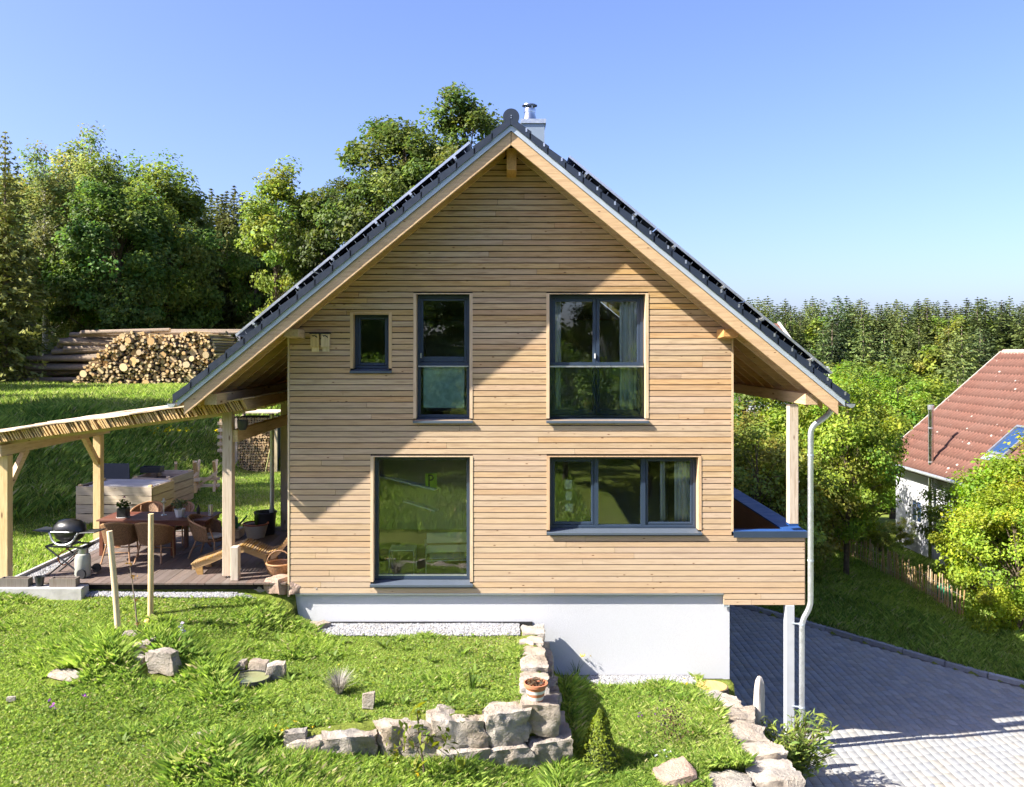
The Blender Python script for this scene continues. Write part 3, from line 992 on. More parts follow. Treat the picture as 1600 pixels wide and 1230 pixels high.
dp = MB().tube(smooth_path([(XC + EAVE + .1, -.1, 3.2), (XC + EAVE - .0, -.1, 3.03), (xd, -.1, 2.82), (xd, -.1, 2.5), (xd, -.1, fz(943) - .03), (fx(1250), -.1, fz(943) - .28), (fx(1250), -.1, -3.0)], .14), .05, 14)
dpo = dp.build('downpipe', M['zinc'], house, smooth=True)
for z in (2.3, .4): MB().cyl((xd, -.1, z), (xd, -.1, z + .03), .056, .056, 14).build('pipe_clamp', M['zinc_flat'], dpo)
for z in (-.75, -2.25):
    MB().cyl((fx(1250), -.1, z), (fx(1250), -.1, z + .03), .056, .056, 14).beam((fx(1250), -.1, z + .015), (fx(1236), -.05, z + .015), .02, .02).build('pipe_clamp', M['zinc_flat'], dpo)

M['column'] = plain('galvanised_column', (.46, .48, .5), .5, .1, .06, 5)
# ---- eave posts
px_l = XC - XP; px_r = XC + XP
MB().box(px_l - .09, px_l + .09, .26, .44, .03, roof_z(px_r) - .43).build('post', M['beam_z'], house, bevel=.008)
MB().box(px_l - .085, px_l + .085, 4.32, 4.49, .03, roof_z(px_r) - .43).build('post', M['beam_z'], house, bevel=.008)
MB().cyl((px_l, .35, -.02), (px_l, .35, .03), .03).build('post_foot', M['zinc'], house)
pxr = fx(1240.5)
MB().box(pxr - .085, pxr + .085, -.0, .17, fz(819) + .0, roof_z(px_r) - .43).build('post', M['beam_z'], house, bevel=.008)
MB().box(pxr - .083, pxr + .083, .004, .166, fz(822) + .001, fz(819) - .0 + .06).build('post_shoe', M['coping'], house)
MB().box(fx(1227), fx(1240), -.05, .1, -3.05, ZB - 2 * PITCH - .001).build('steel_column', M['column'], house, bevel=.004)
MB().box(fx(1227), fx(1240), 7.0, 7.15, -3.05, ZB - 2 * PITCH - .001).build('steel_column', M['column'], house, bevel=.004)

# ---- balcony on the right, over the driveway
BX = fx(1256.5)
ztop = fz(832)
bl = MB()
bl.box(XR - .02, BX - .001, .0, .1, ZB - 2 * PITCH, ztop)                 # behind the boards
bl.box(XR - .03, BX - .001, .1, 7.3, ZB - 2 * PITCH, ZB - .05)            # floor
bl.build('balcony_floor', M['wall_core'], house)
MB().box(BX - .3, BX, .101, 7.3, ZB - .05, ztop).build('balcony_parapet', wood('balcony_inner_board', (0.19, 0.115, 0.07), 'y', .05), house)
MB().box(BX + .001, BX + .026, .01, 7.3, ZB - 2 * PITCH, ztop - .002).build('balcony_side_cladding', M['larch'], house)
c1 = MB().box(XR + .0, BX + .04, -.05, .16, ztop + .002, ztop + .03)
c1.box(BX + .034, BX + .04, -.05, 7.3, ztop - .085, ztop + .0015)
MB().box(XR + .0, BX + .042, -.058, -.0502, ztop - .085, ztop + .031).build('coping_fascia', M['frame'], house)
c1.build('parapet_coping', M['coping'], house)
MB().box(BX - .34, BX + .04, .165, 3.4, ztop + .002, ztop + .03).build('parapet_coping', M['coping'], house)
MB().box(BX - .34, BX + .04, 3.406, 7.3, ztop + .002, ztop + .03).build('parapet_coping', M['coping'], house)
MB().box(fx(1130), fx(1138), -.02, .02, fz(943) - .06, fz(943) - .001).build('drip_bracket', M['zinc_flat'], house)

# ---- chimney
ch = MB().box(.34, .8, 2.0, 2.46, 7.2, 8.86).build('chimney', plain('chimney_cladding', (.26, .32, .38), .45, .3, .06, 4), house)
MB().box(.31, .83, 1.97, 2.49, 8.861, 8.95).build('chimney_collar', M['zinc'], ch)
cx_, cy_ = .5, 2.2
MB().lathe([(.16, 8.951), (.15, 8.97), (.115, 9.1), (.115, 9.13)], (cx_, cy_, 0), 20).build('chimney_pipe', M['steel'], ch, smooth=True)
MB().lathe([(.12, 9.131), (.125, 9.2), (.12, 9.21)], (cx_, cy_, 0), 20).build('chimney_pipe', M['steel'], ch, smooth=True)
pr = MB()
for k in range(4):
    a = k * math.pi / 2 + .5
    pr.box(cx_ + .1 * math.cos(a) - .008, cx_ + .1 * math.cos(a) + .008, cy_ + .1 * math.sin(a) - .008, cy_ + .1 * math.sin(a) + .008, 9.2, 9.28)
pr.lathe([(.16, 9.275), (.155, 9.29), (.06, 9.325), (0.0, 9.33)], (cx_, cy_, 0), 20)
pr.build('chimney_hat', M['steel'], ch, smooth=True)

# ---- bat boxes under the gable purlin
for i, pxb in enumerate((493.5, 510)):
    x = fx(pxb)
    t = thing('bat_box', ('left' if i == 0 else 'right') + ' one of two small wooden bat boxes below the gable beam', 'bat box', (x, -.03, fz(548)), group='bat boxes on the gable wall')
    MB().box(-.075, .075, -.07, -.001, .06, .3).build('box_body', M['pine_z'], t)
    MB().box(-.065, .065, -.012, -.001, -.02, .0595).build('landing_board', M['pine_z'], t)
    MB().box(-.09, .09, -.09, -.001, .301, .32).build('lid', M['black_plastic'], t)
    MB().prism_xz([(-.055, .285), (-.03, .25), (-.005, .265), (.05, .225), (.04, .26), (.0, .28), (-.03, .275)], -.074, -.0705).build('bat_emblem', M['black'], t)

# ---- indoors, behind the glass
def curtain(name, x0, x1, z0, z1, y, label, waves=5, gather=0.0):
    mb = MB(); n = waves * 8
    rows = 8
    idx = []
    for r_ in range(rows + 1):
        tz = r_ / rows
        row = []
        for i in range(n + 1):
            u = i / n
            xx = x0 + (x1 - x0) * u
            if gather: xx = x0 + (x1 - x0) * (u * (1 - gather * math.sin(math.pi * min(1, (1 - tz) * 1.0)) ** 2 * .6))
            row.append(len(mb.v)); mb.v.append((xx, y + .035 * math.sin(u * waves * 2 * math.pi + .6 * tz), z0 + (z1 - z0) * tz))
        idx.append(row)
    for r_ in range(rows):
        for i in range(n):
            mb.f.append((idx[r_][i], idx[r_][i + 1], idx[r_ + 1][i + 1], idx[r_ + 1][i]))
    o = mb.build(name, M['curtain'], smooth=True)
    sol = o.modifiers.new('thick', 'SOLIDIFY'); sol.thickness = .004
    return tag(o, label, 'curtain', 'curtains behind the windows')
x0, x1, z0, z1 = OPEN['wide']
curtain('curtain', x1 - .42, x1 - .08, z0 + .1, z1 - .05, .33, 'broad pale curtain in right sash of the wide upper window', 4)
curtain('curtain', x0 + .08, x0 + .24, z0 + .1, z1 - .05, .33, 'narrow pale curtain in left sash of the wide upper window', 2)
x0, x1, z0, z1 = OPEN['kitchen']
curtain('curtain', x1 - .36, x1 - .05, z0 + .1, z1 - .05, .34, 'white curtain at right end of the kitchen window', 4)
curtain('curtain', x1 - .62, x1 - .53, z0 + .1, z1 - .05, .36, 'thin white curtain strip in the kitchen window', 1)
for i, (pu, pv, wv, hv, lab) in enumerate(((889.5, 760, .13, .17, 'uppermost'), (890, 778.5, .11, .16, 'middle'), (890.5, 797, .14, .15, 'lowest'))):
    o = MB().cbox((fx(pu), .235, fz(pv)), (wv, .003, hv)).build('paper_sheet', M['white'])
    tag(o, lab + ' of three paper sheets stuck inside the kitchen window', 'paper sheet', 'papers on the kitchen window')

def tube_chair(name, label, loc, rz, w=.75):
    t = thing(name, label, 'armchair', loc, rz)
    tb = MB()
    for s in (-1, 1):
        tb.tube(smooth_path([(s * w / 2, -.34, .02), (s * w / 2, -.34, .55), (s * w / 2, .3, .55), (s * w / 2, .3, .02), (s * w / 2, -.34, .02)], .06, 4), .013, 8)
    tb.tube([(-w / 2, .3, .3), (w / 2, .3, .3)], .013, 8); tb.tube([(-w / 2, -.34, .3), (w / 2, -.34, .3)], .013, 8)
    tb.build('tube_frame', M['alu'], t, smooth=True)
    MB().cbox((0, -.02, .36), (w - .14, .5, .015), Matrix.Rotation(R(-9), 3, 'X')).build('seat', M['white'], t)
    MB().cbox((0, .27, .72), (w - .02, .016, .2), Matrix.Rotation(R(-14), 3, 'X')).build('backrest', M['white'], t)
    MB().cbox((0, .2, .5), (w - .02, .016, .14), Matrix.Rotation(R(-14), 3, 'X')).build('back_strap', M['white'], t)
    for s in (-1, 1): MB().cbox((s * w / 2, -.02, .57), (.05, .5, .01)).build('arm_strap', M['white'], t)
    return t
tube_chair('strap_armchair', 'pale strap armchair with tubular frame inside the living room window', (fx(700), .66, 0), R(186), .92)
t = thing('side_table', 'low pale side table with tubular legs inside the living room window', 'table', (fx(622), .72, 0), 0)
MB().box(-.24, .24, -.22, .22, .44, .46).build('table_top', M['white'], t)
tb = MB()
for sx in (-1, 1):
    tb.tube(smooth_path([(sx * .23, -.21, .0), (sx * .23, -.21, .43), (sx * .23, .21, .43), (sx * .23, .21, .0)], .05, 4), .012, 8)
tb.build('tube_legs', M['alu'], t, smooth=True)
o = MB().beam((fx(586), .75, 1.82), (fx(679), .5, 1.6), .2, .03).build('wall_shelf', M['white']); tag(o, 'upper white wall shelf behind the living room window', 'shelf', 'shelves in the living room')
o = MB().beam((fx(625), .75, 1.34), (fx(679), .5, 1.2), .16, .025).build('wall_shelf', M['white']); tag(o, 'lower white wall shelf behind the living room window', 'shelf', 'shelves in the living room')
t = thing('poster', 'lime green poster with a dark letter P in living room', 'poster', (fx(669), .52, 1.625))
LIME = plain('lime_print', (0.42, 0.6, 0.03), .5)
MB().box(-.1, .12, -.006, .006, 0, .27).build('poster_board', LIME, t)
pm = MB().box(-.045, -.015, -.009, -.0065, .02, .25)
n = 8
for k in range(n):
    a0, a1 = -math.pi / 2 + math.pi * k / n, -math.pi / 2 + math.pi * (k + 1) / n
    c_ = (-.0, .19)
    pm.prism_xz([(c_[0] + .03 * math.cos(a0), c_[1] + .03 * math.sin(a0)), (c_[0] + .06 * math.cos(a0), c_[1] + .06 * math.sin(a0)),
                 (c_[0] + .06 * math.cos(a1), c_[1] + .06 * math.sin(a1)), (c_[0] + .03 * math.cos(a1), c_[1] + .03 * math.sin(a1))], -.009, -.0065)
pm.box(-.0149, .0, -.009, -.0065, .22, .25).box(-.0149, .0, -.009, -.0065, .13, .16)
pm.build('letter', M['black'], t)

# ------------------------------------------------------------------ the terrace left of the house
EXCL = []                                # (x, y, r): no grass grows here
DX0, DX1, DY1 = -8.66, XL - .02, 4.35
deck = thing('wooden_deck', 'grey brown plank deck under the eave left of the house', 'deck', (0, 0, 0))
nb = 32; bw = (DX1 - DX0) / nb
rd_ = random.Random(2)
for i in range(nb):
    x0 = DX0 + i * bw
    me_ = MB().box(x0 + .003, x0 + bw - .003, -.09 + rd_.uniform(-.006, .006), DY1, -.028, rd_.uniform(-.002, .001)).build('board', M['deck'], deck)
jo = MB()
for y in (.02, .9, 1.8, 2.7, 3.6, 4.25): jo.box(DX0 + .05, DX1 - .05, y, y + .06, -.14, -.029)
jo.build('joists', M['wall_core'], deck)
MB().box(DX0, DX1, DY1 + .01, DY1 + .06, -.12, .09).build('edge_board', wood('grey_edge_board', (.3, .29, .27), 'x', .05), deck)

# low concrete wall with planters at the front left corner
o = MB().box(-9.6, at(132, 915, y=-.25).x, -.35, -.08, -.34, -.02).build('low_concrete_wall', M['concrete'], bevel=.012)
tag(o, 'low weathered concrete wall under the planters at the front of the terrace', 'wall')
def planter(name, label, loc, L, n):
    t = thing(name, label, 'planter', loc, 0, 'planters on the low concrete wall')
    mb = MB(); h, w = .15, .16
    mb.box(-L / 2, L / 2, -w / 2, -w / 2 + .02, 0, h).box(-L / 2, L / 2, w / 2 - .02, w / 2, 0, h)
    mb.box(-L / 2, -L / 2 + .02, -w / 2 + .02, w / 2 - .02, 0, h).box(L / 2 - .02, L / 2, -w / 2 + .02, w / 2 - .02, 0, h)
    mb.box(-L / 2 + .02, L / 2 - .02, -w / 2 + .02, w / 2 - .02, 0, .02)
    mb.build('planter_box', wood('weathered_planter', (.17, .15, .13), 'z', .1, .8, False), t)
    MB().box(-L / 2 + .021, L / 2 - .021, -w / 2 + .021, w / 2 - .021, .021, h - .02).build('soil', M['soil'], t)
    return t
planter('planter_box_long', 'dark wooden planter at the far left end of the low concrete wall', (at(25, 0, y=-.2).x, -.2, -.02), .52, 3)
planter('planter_box_long', 'dark wooden planter on the low concrete wall in front of the grill', (at(101, 0, y=-.2).x, -.2, -.02), .47, 3)
o = MB().lathe([(.06, 0), (.085, .17), (.078, .17), (.058, .02), (0, .02)], (0, 0, 0), 18).build('black_bucket', M['black_plastic'], smooth=True)
o.location = (at(63, 0, y=-.18).x, -.2, -.02); tag(o, 'small black bucket between the two planters', 'bucket')

# kerb left of the gravel strip
o = MB().box(DX0 - .56, DX0 - .48, -.05, 4.5, -.3, -.03).build('edging_kerb', M['concrete'], bevel=.01)
tag(o, 'narrow concrete edging between lawn and terrace gravel', 'edging')

# ---- pergola
pg = thing('pergola', 'pale timber pergola with a slatted roof over the terrace', 'pergola', (-9.2, .2, 0))
def pgw(mb): # world -> local
    mb.v = [(x + 9.2, y - .2, z) for x, y, z in mb.v]; return mb
P1, P2 = (-9.2, .2), (-9.28, 3.95)
PZ = 2.28
for (x, y) in (P1, P2):
    pgw(MB().box(x - .085, x + .085, y - .085, y + .085, -.08, PZ)).build('post', M['pine_z'], pg, bevel=.006)
    pgw(MB().cyl((x, y, -.25), (x, y, -.08), .03)).build('post_foot', M['zinc'], pg)
pgw(MB().beam((-9.2, -.05, PZ + .1), (-9.28, 4.4, PZ + .1), .12, .2)).build('beam', M['pine_y'], pg, bevel=.004)
pgw(MB().beam((-5.02, .3, 2.62), (-5.02, 4.4, 2.62), .12, .22)).build('beam', M['pine_y'], pg, bevel=.004)
for s, (x, y) in ((1, P1), (-1, P2)):
    pgw(MB().beam((x, y + s * .06, PZ - .62), (x, y + s * .66, PZ + .02), .1, .12, (0, -s, .6))).build('brace', M['pine_y'], pg, bevel=.004)
pgw(MB().beam((P1[0] - .5, P1[1], PZ + .0), (P1[0] - .08, P1[1], PZ - .5), .1, .12, (0, 1, 0))).build('brace', M['pine_y'], pg, bevel=.004)
# rafters that carry the slats, then the slats themselves
def pz(x): return PZ + .22 + (x + 9.6) * .132
sl = MB(); rs = random.Random(6)
x = -9.75
while x < -4.75:
    j = rs.uniform(-.02, .02)
    y0 = -.12 + rs.uniform(-.03, .03)
    wv = rs.uniform(.02, .034)
    # a slat set on edge and leaning
    zt_, zb_ = pz(x) + .17, pz(x) + .0
    lean = .1
    sl.hexa([(x + lean, y0, zb_), (x + lean + wv, y0, zb_), (x + lean + wv, 4.5, zb_), (x + lean, 4.5, zb_),
             (x, y0, zt_), (x + wv, y0, zt_), (x + wv, 4.5, zt_), (x, 4.5, zt_)])
    x += rs.choice((.038, .042, .05, .062))
tag(pgw(sl).build('slats', M['pine_y'], pg), kind='stuff')
for k in range(8):       # waney edged boards lying across the slats
    y0 = -.16 + k * .57; n = 16
    mb = MB(); ph = rs.uniform(0, 6)
    xs_ = np.linspace(-9.78, -4.7, n)
    lo = [y0 + .05 * math.sin(ph + i * .9) + .04 * math.sin(ph * 2 + i * 2.1) for i in range(n)]
    hi = [y0 + .56 + .05 * math.sin(ph + 1 + i * .8) + .03 * math.sin(ph * 3 + i * 1.9) for i in range(n)]
    for i in range(n - 1):
        za, zb2 = pz(xs_[i]) + .175 + .004 * (k % 2), pz(xs_[i + 1]) + .175 + .004 * (k % 2)
        wa, wb = .012 * math.sin(ph + i * 1.1), .012 * math.sin(ph + (i + 1) * 1.1)
        mb.hexa([(xs_[i], lo[i], za + wa), (xs_[i + 1], lo[i + 1], zb2 + wb), (xs_[i + 1], hi[i + 1], zb2), (xs_[i], hi[i], za),
                 (xs_[i], lo[i], za + .024 + wa), (xs_[i + 1], lo[i + 1], zb2 + .024 + wb), (xs_[i + 1], hi[i + 1], zb2 + .024), (xs_[i], hi[i], za + .024)])
    pgw(mb).build('roof_board', M['pine_x'], pg)
jb = MB()
for y in (.35, 1.05, 1.75, 2.45, 3.15, 3.85):
    pgw(MB().beam((-9.5, y, pz(-9.5) - .02), (-4.85, y, pz(-4.85) - .02), .08, .13)).build('rafter', M['pine_x'], pg)

# ---- dining table and chairs
t = thing('dining_table', 'dark red wooden dining table on the deck', 'table', (-7.22, 2.36, 0))
for k in range(9):
    y = -.46 + k * .103
    MB().box(-1.13, .32, y, y + .097, .715, .74).build('slat', M['redwood'], t)
    MB().box(.325, 1.13, y, y + .097, .714, .739).build('slat', M['redwood'], t)
MB().box(-1.08, 1.08, -.43, -.4, .62, .713).box(-1.08, 1.08, .4, .43, .62, .713).box(-1.08, -1.05, -.4, .4, .62, .713).box(1.05, 1.08, -.4, .4, .62, .713).build('apron', M['redwood'], t)
for x in (-1.06, .4):
    for y in (-.36, .36): MB().box(x - .04, x + .04, y - .04, y + .04, 0, .62).build('leg', M['redwood'], t, bevel=.005)
MB().beam((.45, .36, .6), (.95, .36, .02), .05, .04).build('swing_leg', M['redwood'], t)

def wicker_chair():
    t = thing('wicker_armchair', '', 'chair', (0, 0, 0), 0)
    n = 14; rows = 6; mb = MB()
    R0 = .29
    def shell(u, v):           # u across the curved back (-1..1), v up
        a = math.pi / 2 + u * 1.9
        r = R0 + .05 * v
        top = .82 - .2 * abs(u) ** 1.6
        z = .36 + (top - .36) * v
        return Vector((r * math.cos(a), .02 + r * math.sin(a) + .1 * v * max(0, math.cos(u * 1.2)), z))
    for th in (0, .018):
        for j in range(rows + 1):
            for i in range(n + 1):
                p = shell(-1 + 2 * i / n, j / rows)
                c = Vector((0, .02, p.z)); d = (p - c).normalized()
                mb.v.append(tuple(p + d * th))
    W = n + 1; off = W * (rows + 1)
    for j in range(rows):
        for i in range(n):
            q = (j * W + i, j * W + i + 1, (j + 1) * W + i + 1, (j + 1) * W + i)
            mb.f.append(q); mb.f.append(tuple(off + k for k in reversed(q)))
    for i in range(n):
        for j in (0, rows):
            q = (j * W + i, j * W + i + 1, off + j * W + i + 1, off + j * W + i); mb.f.append(q)
    mb.build('backrest', M['wicker'], t, smooth=True)
    MB().tube([shell(-1 + 2 * i / 20, 1.0) + Vector((0, 0, .005)) for i in range(21)], .02, 8).build('arm_rail', M['rattan'], t, smooth=True)
    MB().lathe([(0, .33), (.26, .33), (.29, .36), (.27, .385), (0, .385)], (0, 0, 0), 18).build('seat', M['wicker'], t, smooth=True)
    MB().lathe([(0, .386), (.2, .386), (.235, .41), (.2, .44), (0, .445)], (0, -.01, 0), 18).build('cushion', M['white'], t, smooth=True)
    for sx in (-1, 1):
        MB().tube([(sx * .27, -.2, 0), (sx * .25, -.19, .36), (sx * .29, -.1, .62)], [.016, .017, .015], 8).build('leg', M['rattan'], t, smooth=True)
        MB().tube([(sx * .27, .36, 0), (sx * .21, .22, .36), (sx * .19, .3, .78)], [.016, .017, .015], 8).build('leg', M['rattan'], t, smooth=True)
    MB().tube([(.25, -.19, .2), (-.25, -.19, .2)], .009, 6).tube([(.23, .28, .2), (-.23, .28, .2)], .009, 6).build('stretcher', M['rattan'], t, smooth=True)
    return t
ch0 = wicker_chair()
spots = [(-7.73, 1.66, R(187), 'wicker armchair at the front left of the table, its back to the viewer'),
         (-7.02, 1.64, R(176), 'wicker armchair at the middle front of the table, its back to the viewer'),
         (-6.02, 1.95, R(-112) + R(180) + R(15), 'wicker armchair with white cushion at the right end of the table'),
         (-7.86, 3.12, R(4), 'wicker armchair behind the table on its left, only the round back showing'),
         (-7.2, 3.1, R(-6), 'wicker armchair behind the table near its middle, partly hidden')]
for i, (x, y, rz, lab) in enumerate(spots):
    c = ch0 if i == 0 else copy_tree(ch0)
    c.location = (x, y, 0.002); c.rotation_euler = (0, 0, rz); tag(c, lab, 'chair', 'wicker chairs round the table')

# ---- things on the table
def leaf_bunch(mb_c, n, rad, h, size, col, rng, up=.5, c=(0, 0, 0)):
    """little leaves around a centre; returns verts, faces, colours"""
    p = rng.normal(size=(n, 3)); p /= np.linalg.norm(p, axis=1, keepdims=True)
    p *= rng.random((n, 1)) ** .4
    p = p * np.array([rad, rad, h / 2]) + np.array([c[0], c[1], c[2]])
    return leaf_quads(p, size, col, rng, up)
def leaf_quads(p, size, col, rng, up=.5, aspect=.55, outward=None, droop=None, cvar=.22, hue=.12):
    n = len(p)
    nrm = rng.normal(size=(n, 3)); nrm[:, 2] = np.abs(nrm[:, 2]) + up
    if outward is not None: nrm = nrm * .7 + outward
    nrm /= np.linalg.norm(nrm, axis=1, keepdims=True)
    t_ = rng.normal(size=(n, 3))
    if droop is not None: t_ = t_ * .5 + droop
    t_ -= nrm * np.sum(t_ * nrm, 1, keepdims=True); t_ /= np.linalg.norm(t_, axis=1, keepdims=True) + 1e-9
    b_ = np.cross(nrm, t_)
    sz = size * (0.5 + 1.0 * rng.random((n, 1)) ** 1.3)
    a_ = t_ * sz * .5; c_ = b_ * sz * .5 * aspect
    bend = nrm * sz * .1
    V = np.stack([p - a_ - bend, p + c_ + bend * .5, p + a_ - bend, p - c_ + bend * .5], 1).reshape(-1, 3)
    F = np.arange(n * 4).reshape(n, 4)
    col = np.asarray(col, dtype=float)
    k = 1 + cvar * rng.normal(size=(n, 1))
    cc = (col if col.ndim == 2 else col[None]) * np.clip(k, .45, 1.8)
    hs = rng.normal(size=(n, 1)) * hue
    cc = cc * (1 + hs * np.array([[1.0, .25, -.6]]))
    return V, F, np.repeat(np.clip(cc, .004, .9), 4, 0)
def cat_geo(parts):
    Vs, Fs, Cs = [], [], []; n = 0
    for v, f, c in parts:
        Vs.append(v); Fs.append(f + n); Cs.append(c); n += len(v)
    return np.concatenate(Vs), np.concatenate(Fs), np.concatenate(Cs)

rg = np.random.default_rng(21)
t = thing('potted_flower', 'dark pot with leafy plant and purple bloom at left end of the table', 'potted plant', (-7.93, 2.2, .741))
MB().box(-.1, .1, -.1, .1, .0, .2).build('pot', M['black'], t, bevel=.01)
MB().lathe([(0, -.0005), (.13, -.0005), (.14, .015), (0, .015)], (0, 0, .0), 18).build('saucer', M['white'], t)
v, f, c = leaf_bunch(None, 120, .13, .22, .07, (.05, .11, .02), rg, c=(0, 0, .28)); mesh_np('foliage', v, [f], M['leaf'], c, t)
v, f, c = leaf_bunch(None, 14, .035, .04, .035, (.2, .03, .22), rg, c=(0, 0, .42)); mesh_np('bloom', v, [f], M['petal'], c, t)
t = thing('potted_succulent', 'white pot with grey green plant in the middle of the table', 'potted plant', (-6.78, 2.25, .741))
MB().lathe([(.08, 0), (.12, .17), (.11, .17), (.1, .14), (0, .14)], (0, 0, 0), 8).build('pot', M['white'], t)
v, f, c = leaf_bunch(None, 200, .16, .2, .06, (.2, .26, .14), rg, c=(0, 0, .28)); mesh_np('foliage', v, [f], M['leaf'], c, t)
t = thing('candle_stand', 'pale candle stand on the table beside the middle stake', 'candle stand', (-7.18, 2.42, .741))
MB().lathe([(.06, 0), (.06, .015), (.015, .03), (.015, .26), (.05, .28), (.05, .3), (0, .3)], (0, 0, 0), 12).build('stand', M['alu'], t, smooth=True)
MB().cyl((0, 0, .301), (0, 0, .36), .022).build('candle', M['white'], t)
o = MB().lathe([(.05, 0), (.05, .22), (.046, .22), (.044, .02), (0, .02)], (0, 0, 0), 18).build('storm_lantern', M['alu'], smooth=True)
o.location = (-6.2, 2.42, .741); tag(o, 'silver cylinder lantern at right end of the table', 'lantern')
o = MB().lathe([(.035, 0), (.04, .12), (.015, .17), (.013, .2), (0, .2)], (0, 0, 0), 14).build('dark_bottle', M['black'], smooth=True)
o.location = (-6.5, 2.55, .741); tag(o, 'small dark bottle on the table beside the white plant pot', 'bottle')
o = MB().lathe([(.04, 0), (.11, .03), (.105, .035), (.035, .008), (0, .008)], (0, 0, 0), 16).build('dark_bowl', M['black'], smooth=True)
o.location = (-6.55, 2.15, .741); tag(o, 'flat dark bowl on the table right of the white pot', 'bowl')

# ---- gas grill and bottle
g = thing('gas_grill', 'black gas grill on a folding cart at front left of the deck', 'grill', (-8.18, .5, 0), R(-8))
MB().lathe([(.0, .62), (.14, .62), (.26, .7), (.31, .8), (.31, .815), (0, .815)], (0, 0, 0), 24, 1.0, .72).build('bowl', M['black'], g, smooth=True)
lid = MB().lathe([(.31, .826), (.32, .84), (.3, .93), (.22, 1.01), (.1, 1.045), (0, 1.05)], (0, 0, 0), 24, 1.0, .74).build('lid', M['black'], g, smooth=True)
MB().tube(smooth_path([(-.2, -.2, .84), (-.2, -.27, .85), (.2, -.27, .85), (.2, -.2, .84)], .03, 4), .013, 8).build('handle', M['grey_metal'], lid, smooth=True)
MB().tube(smooth_path([(-.29, -.17, .82), (-.2, -.2, .66), (-.08, -.22, .6), (.08, -.22, .6), (.2, -.2, .66), (.29, -.17, .82)], .05, 4), .02, 8).build('cradle', M['grey_metal'], g, smooth=True)
for s in (-1, 1): MB().cbox((s * .47, 0, .83), (.32, .36, .018), Matrix.Rotation(s * R(-4), 3, 'Y')).build('side_table', M['black_plastic'], g, bevel=.006)
MB().cbox((0, 0, .585), (.26, .3, .03)).build('drip_tray', M['grey_metal'], g)
MB().beam((-.36, -.18, .56), (.4, -.18, .56), .03, .03).beam((-.36, .18, .56), (.4, .18, .56), .03, .03).beam((-.34, -.18, .56), (-.34, .18, .56), .04, .03).beam((.38, -.18, .56), (.38, .18, .56), .04, .03).build('cart_rail', M['black'], g)
for y in (-.19, .19):
    MB().tube([(-.34, y, .55), (.38, y, .06)], .016, 8).build('leg', M['black'], g, smooth=True)
    MB().tube([(.36, y * .93, .55), (-.34, y * .93, .0)], .016, 8).build('leg', M['black'], g, smooth=True)
for y in (-.23, .23): MB().cyl((.4, y - .02, .085), (.4, y + .02, .085), .085, .085, 20).build('wheel', M['black_plastic'], g, smooth=True)
MB().tube(smooth_path([(.1, .0, .58), (-.2, -.1, .35), (-.1, -.05, .15), (.12, .08, .4)], .1, 5), .012, 6).build('gas_hose', plain('orange_hose', (.45, .13, .03), .5), g, smooth=True)
bt = thing('gas_bottle', 'grey gas bottle standing beside the grill', 'gas bottle', (-7.86, .36, .0))
MB().lathe([(.12, .0), (.13, .02), (.14, .05), (.14, .34), (.12, .42), (.06, .46), (.03, .47), (.03, .5), (0, .5)], (0, 0, 0), 22).build('cylinder', plain('grey_green_paint', (.33, .34, .29), .45, 0, .1, 8, dirt=.3), bt, smooth=True)
MB().lathe([(.095, .435), (.1, .53), (.094, .53), (.09, .437)], (0, 0, 0), 18).build('collar', M['grey_metal'], bt, smooth=True)
MB().cyl((0, 0, .5), (0, 0, .55), .02).cyl((0, -.05, .53), (0, .03, .53), .012).build('valve', M['grey_metal'], bt)

# ---- curved slatted lounger
lg = thing('slatted_lounger', 'wavy wooden slat lounger on the deck behind the post', 'lounger', (-4.95, .85, 0.0), R(4))
prof = [(-.98, .2), (-.62, .32), (-.3, .46), (-.02, .54), (.2, .45), (.42, .36), (.58, .4), (.72, .54), (.84, .72), (.95, .86), (1.1, .91), (1.22, .92)]
def prof_z(x):
    for (x0_, z0_), (x1_, z1_) in zip(prof[:-1], prof[1:]):
        if x0_ <= x <= x1_:
            return z0_ + (z1_ - z0_) * (x - x0_) / (x1_ - x0_)
    return prof[-1][1]
side_poly_top = [(x, z - .02) for x, z in prof]
for y in (-.3, .26):
    for (xa, xb) in ((-.95, .5), (.42, 1.2)):
        pts_top = [(x, prof_z(x) - .02) for x in np.linspace(xa, xb, 10)]
        mb = MB()
        for (p, q) in zip(pts_top[:-1], pts_top[1:]):
            mb.prism_xz([(p[0], p[1] - .1), (q[0], q[1] - .1), (q[0], q[1]), (p[0], p[1])], y, y + .04)
        mb.build('side_rail', M['lounger'], lg)
    for (xf, xt) in ((-.8, -.86), (.5, .4), (1.0, 1.05)):
        MB().prism_xz([(xf - .05, 0), (xf + .05, 0), (xt + .1, prof_z(xt + .05) - .09), (xt - .06, prof_z(xt - .05) - .06)], y + .0015, y + .0385).build('leg', M['lounger'], lg)
x = -.95
while x < 1.2:
    dx = .01; sl_ = math.atan2(prof_z(x + dx) - prof_z(x), dx)
    MB().cbox((x, 0, prof_z(x) - .007), (.03, .64, .022), Matrix.Rotation(-sl_, 3, 'Y')).build('slat', M['lounger'], lg)
    x += .048 * math.cos(sl_)
o = MB().box(px_l + .13, px_l + .27, .05, .2, .0, .62).build('wood_block', M['beam_z'], bevel=.01)
tag(o, 'short pale square timber block standing beside the eave post', 'timber block')
bk = thing('wicker_basket', 'round wicker basket with arched handle against the house corner', 'basket', (-4.22, .42, 0))
MB().lathe([(.14, 0), (.22, .1), (.24, .24), (.225, .24), (.2, .1), (.12, .03), (0, .03)], (0, 0, 0), 20).build('basket_body', M['wicker'], bk, smooth=True)
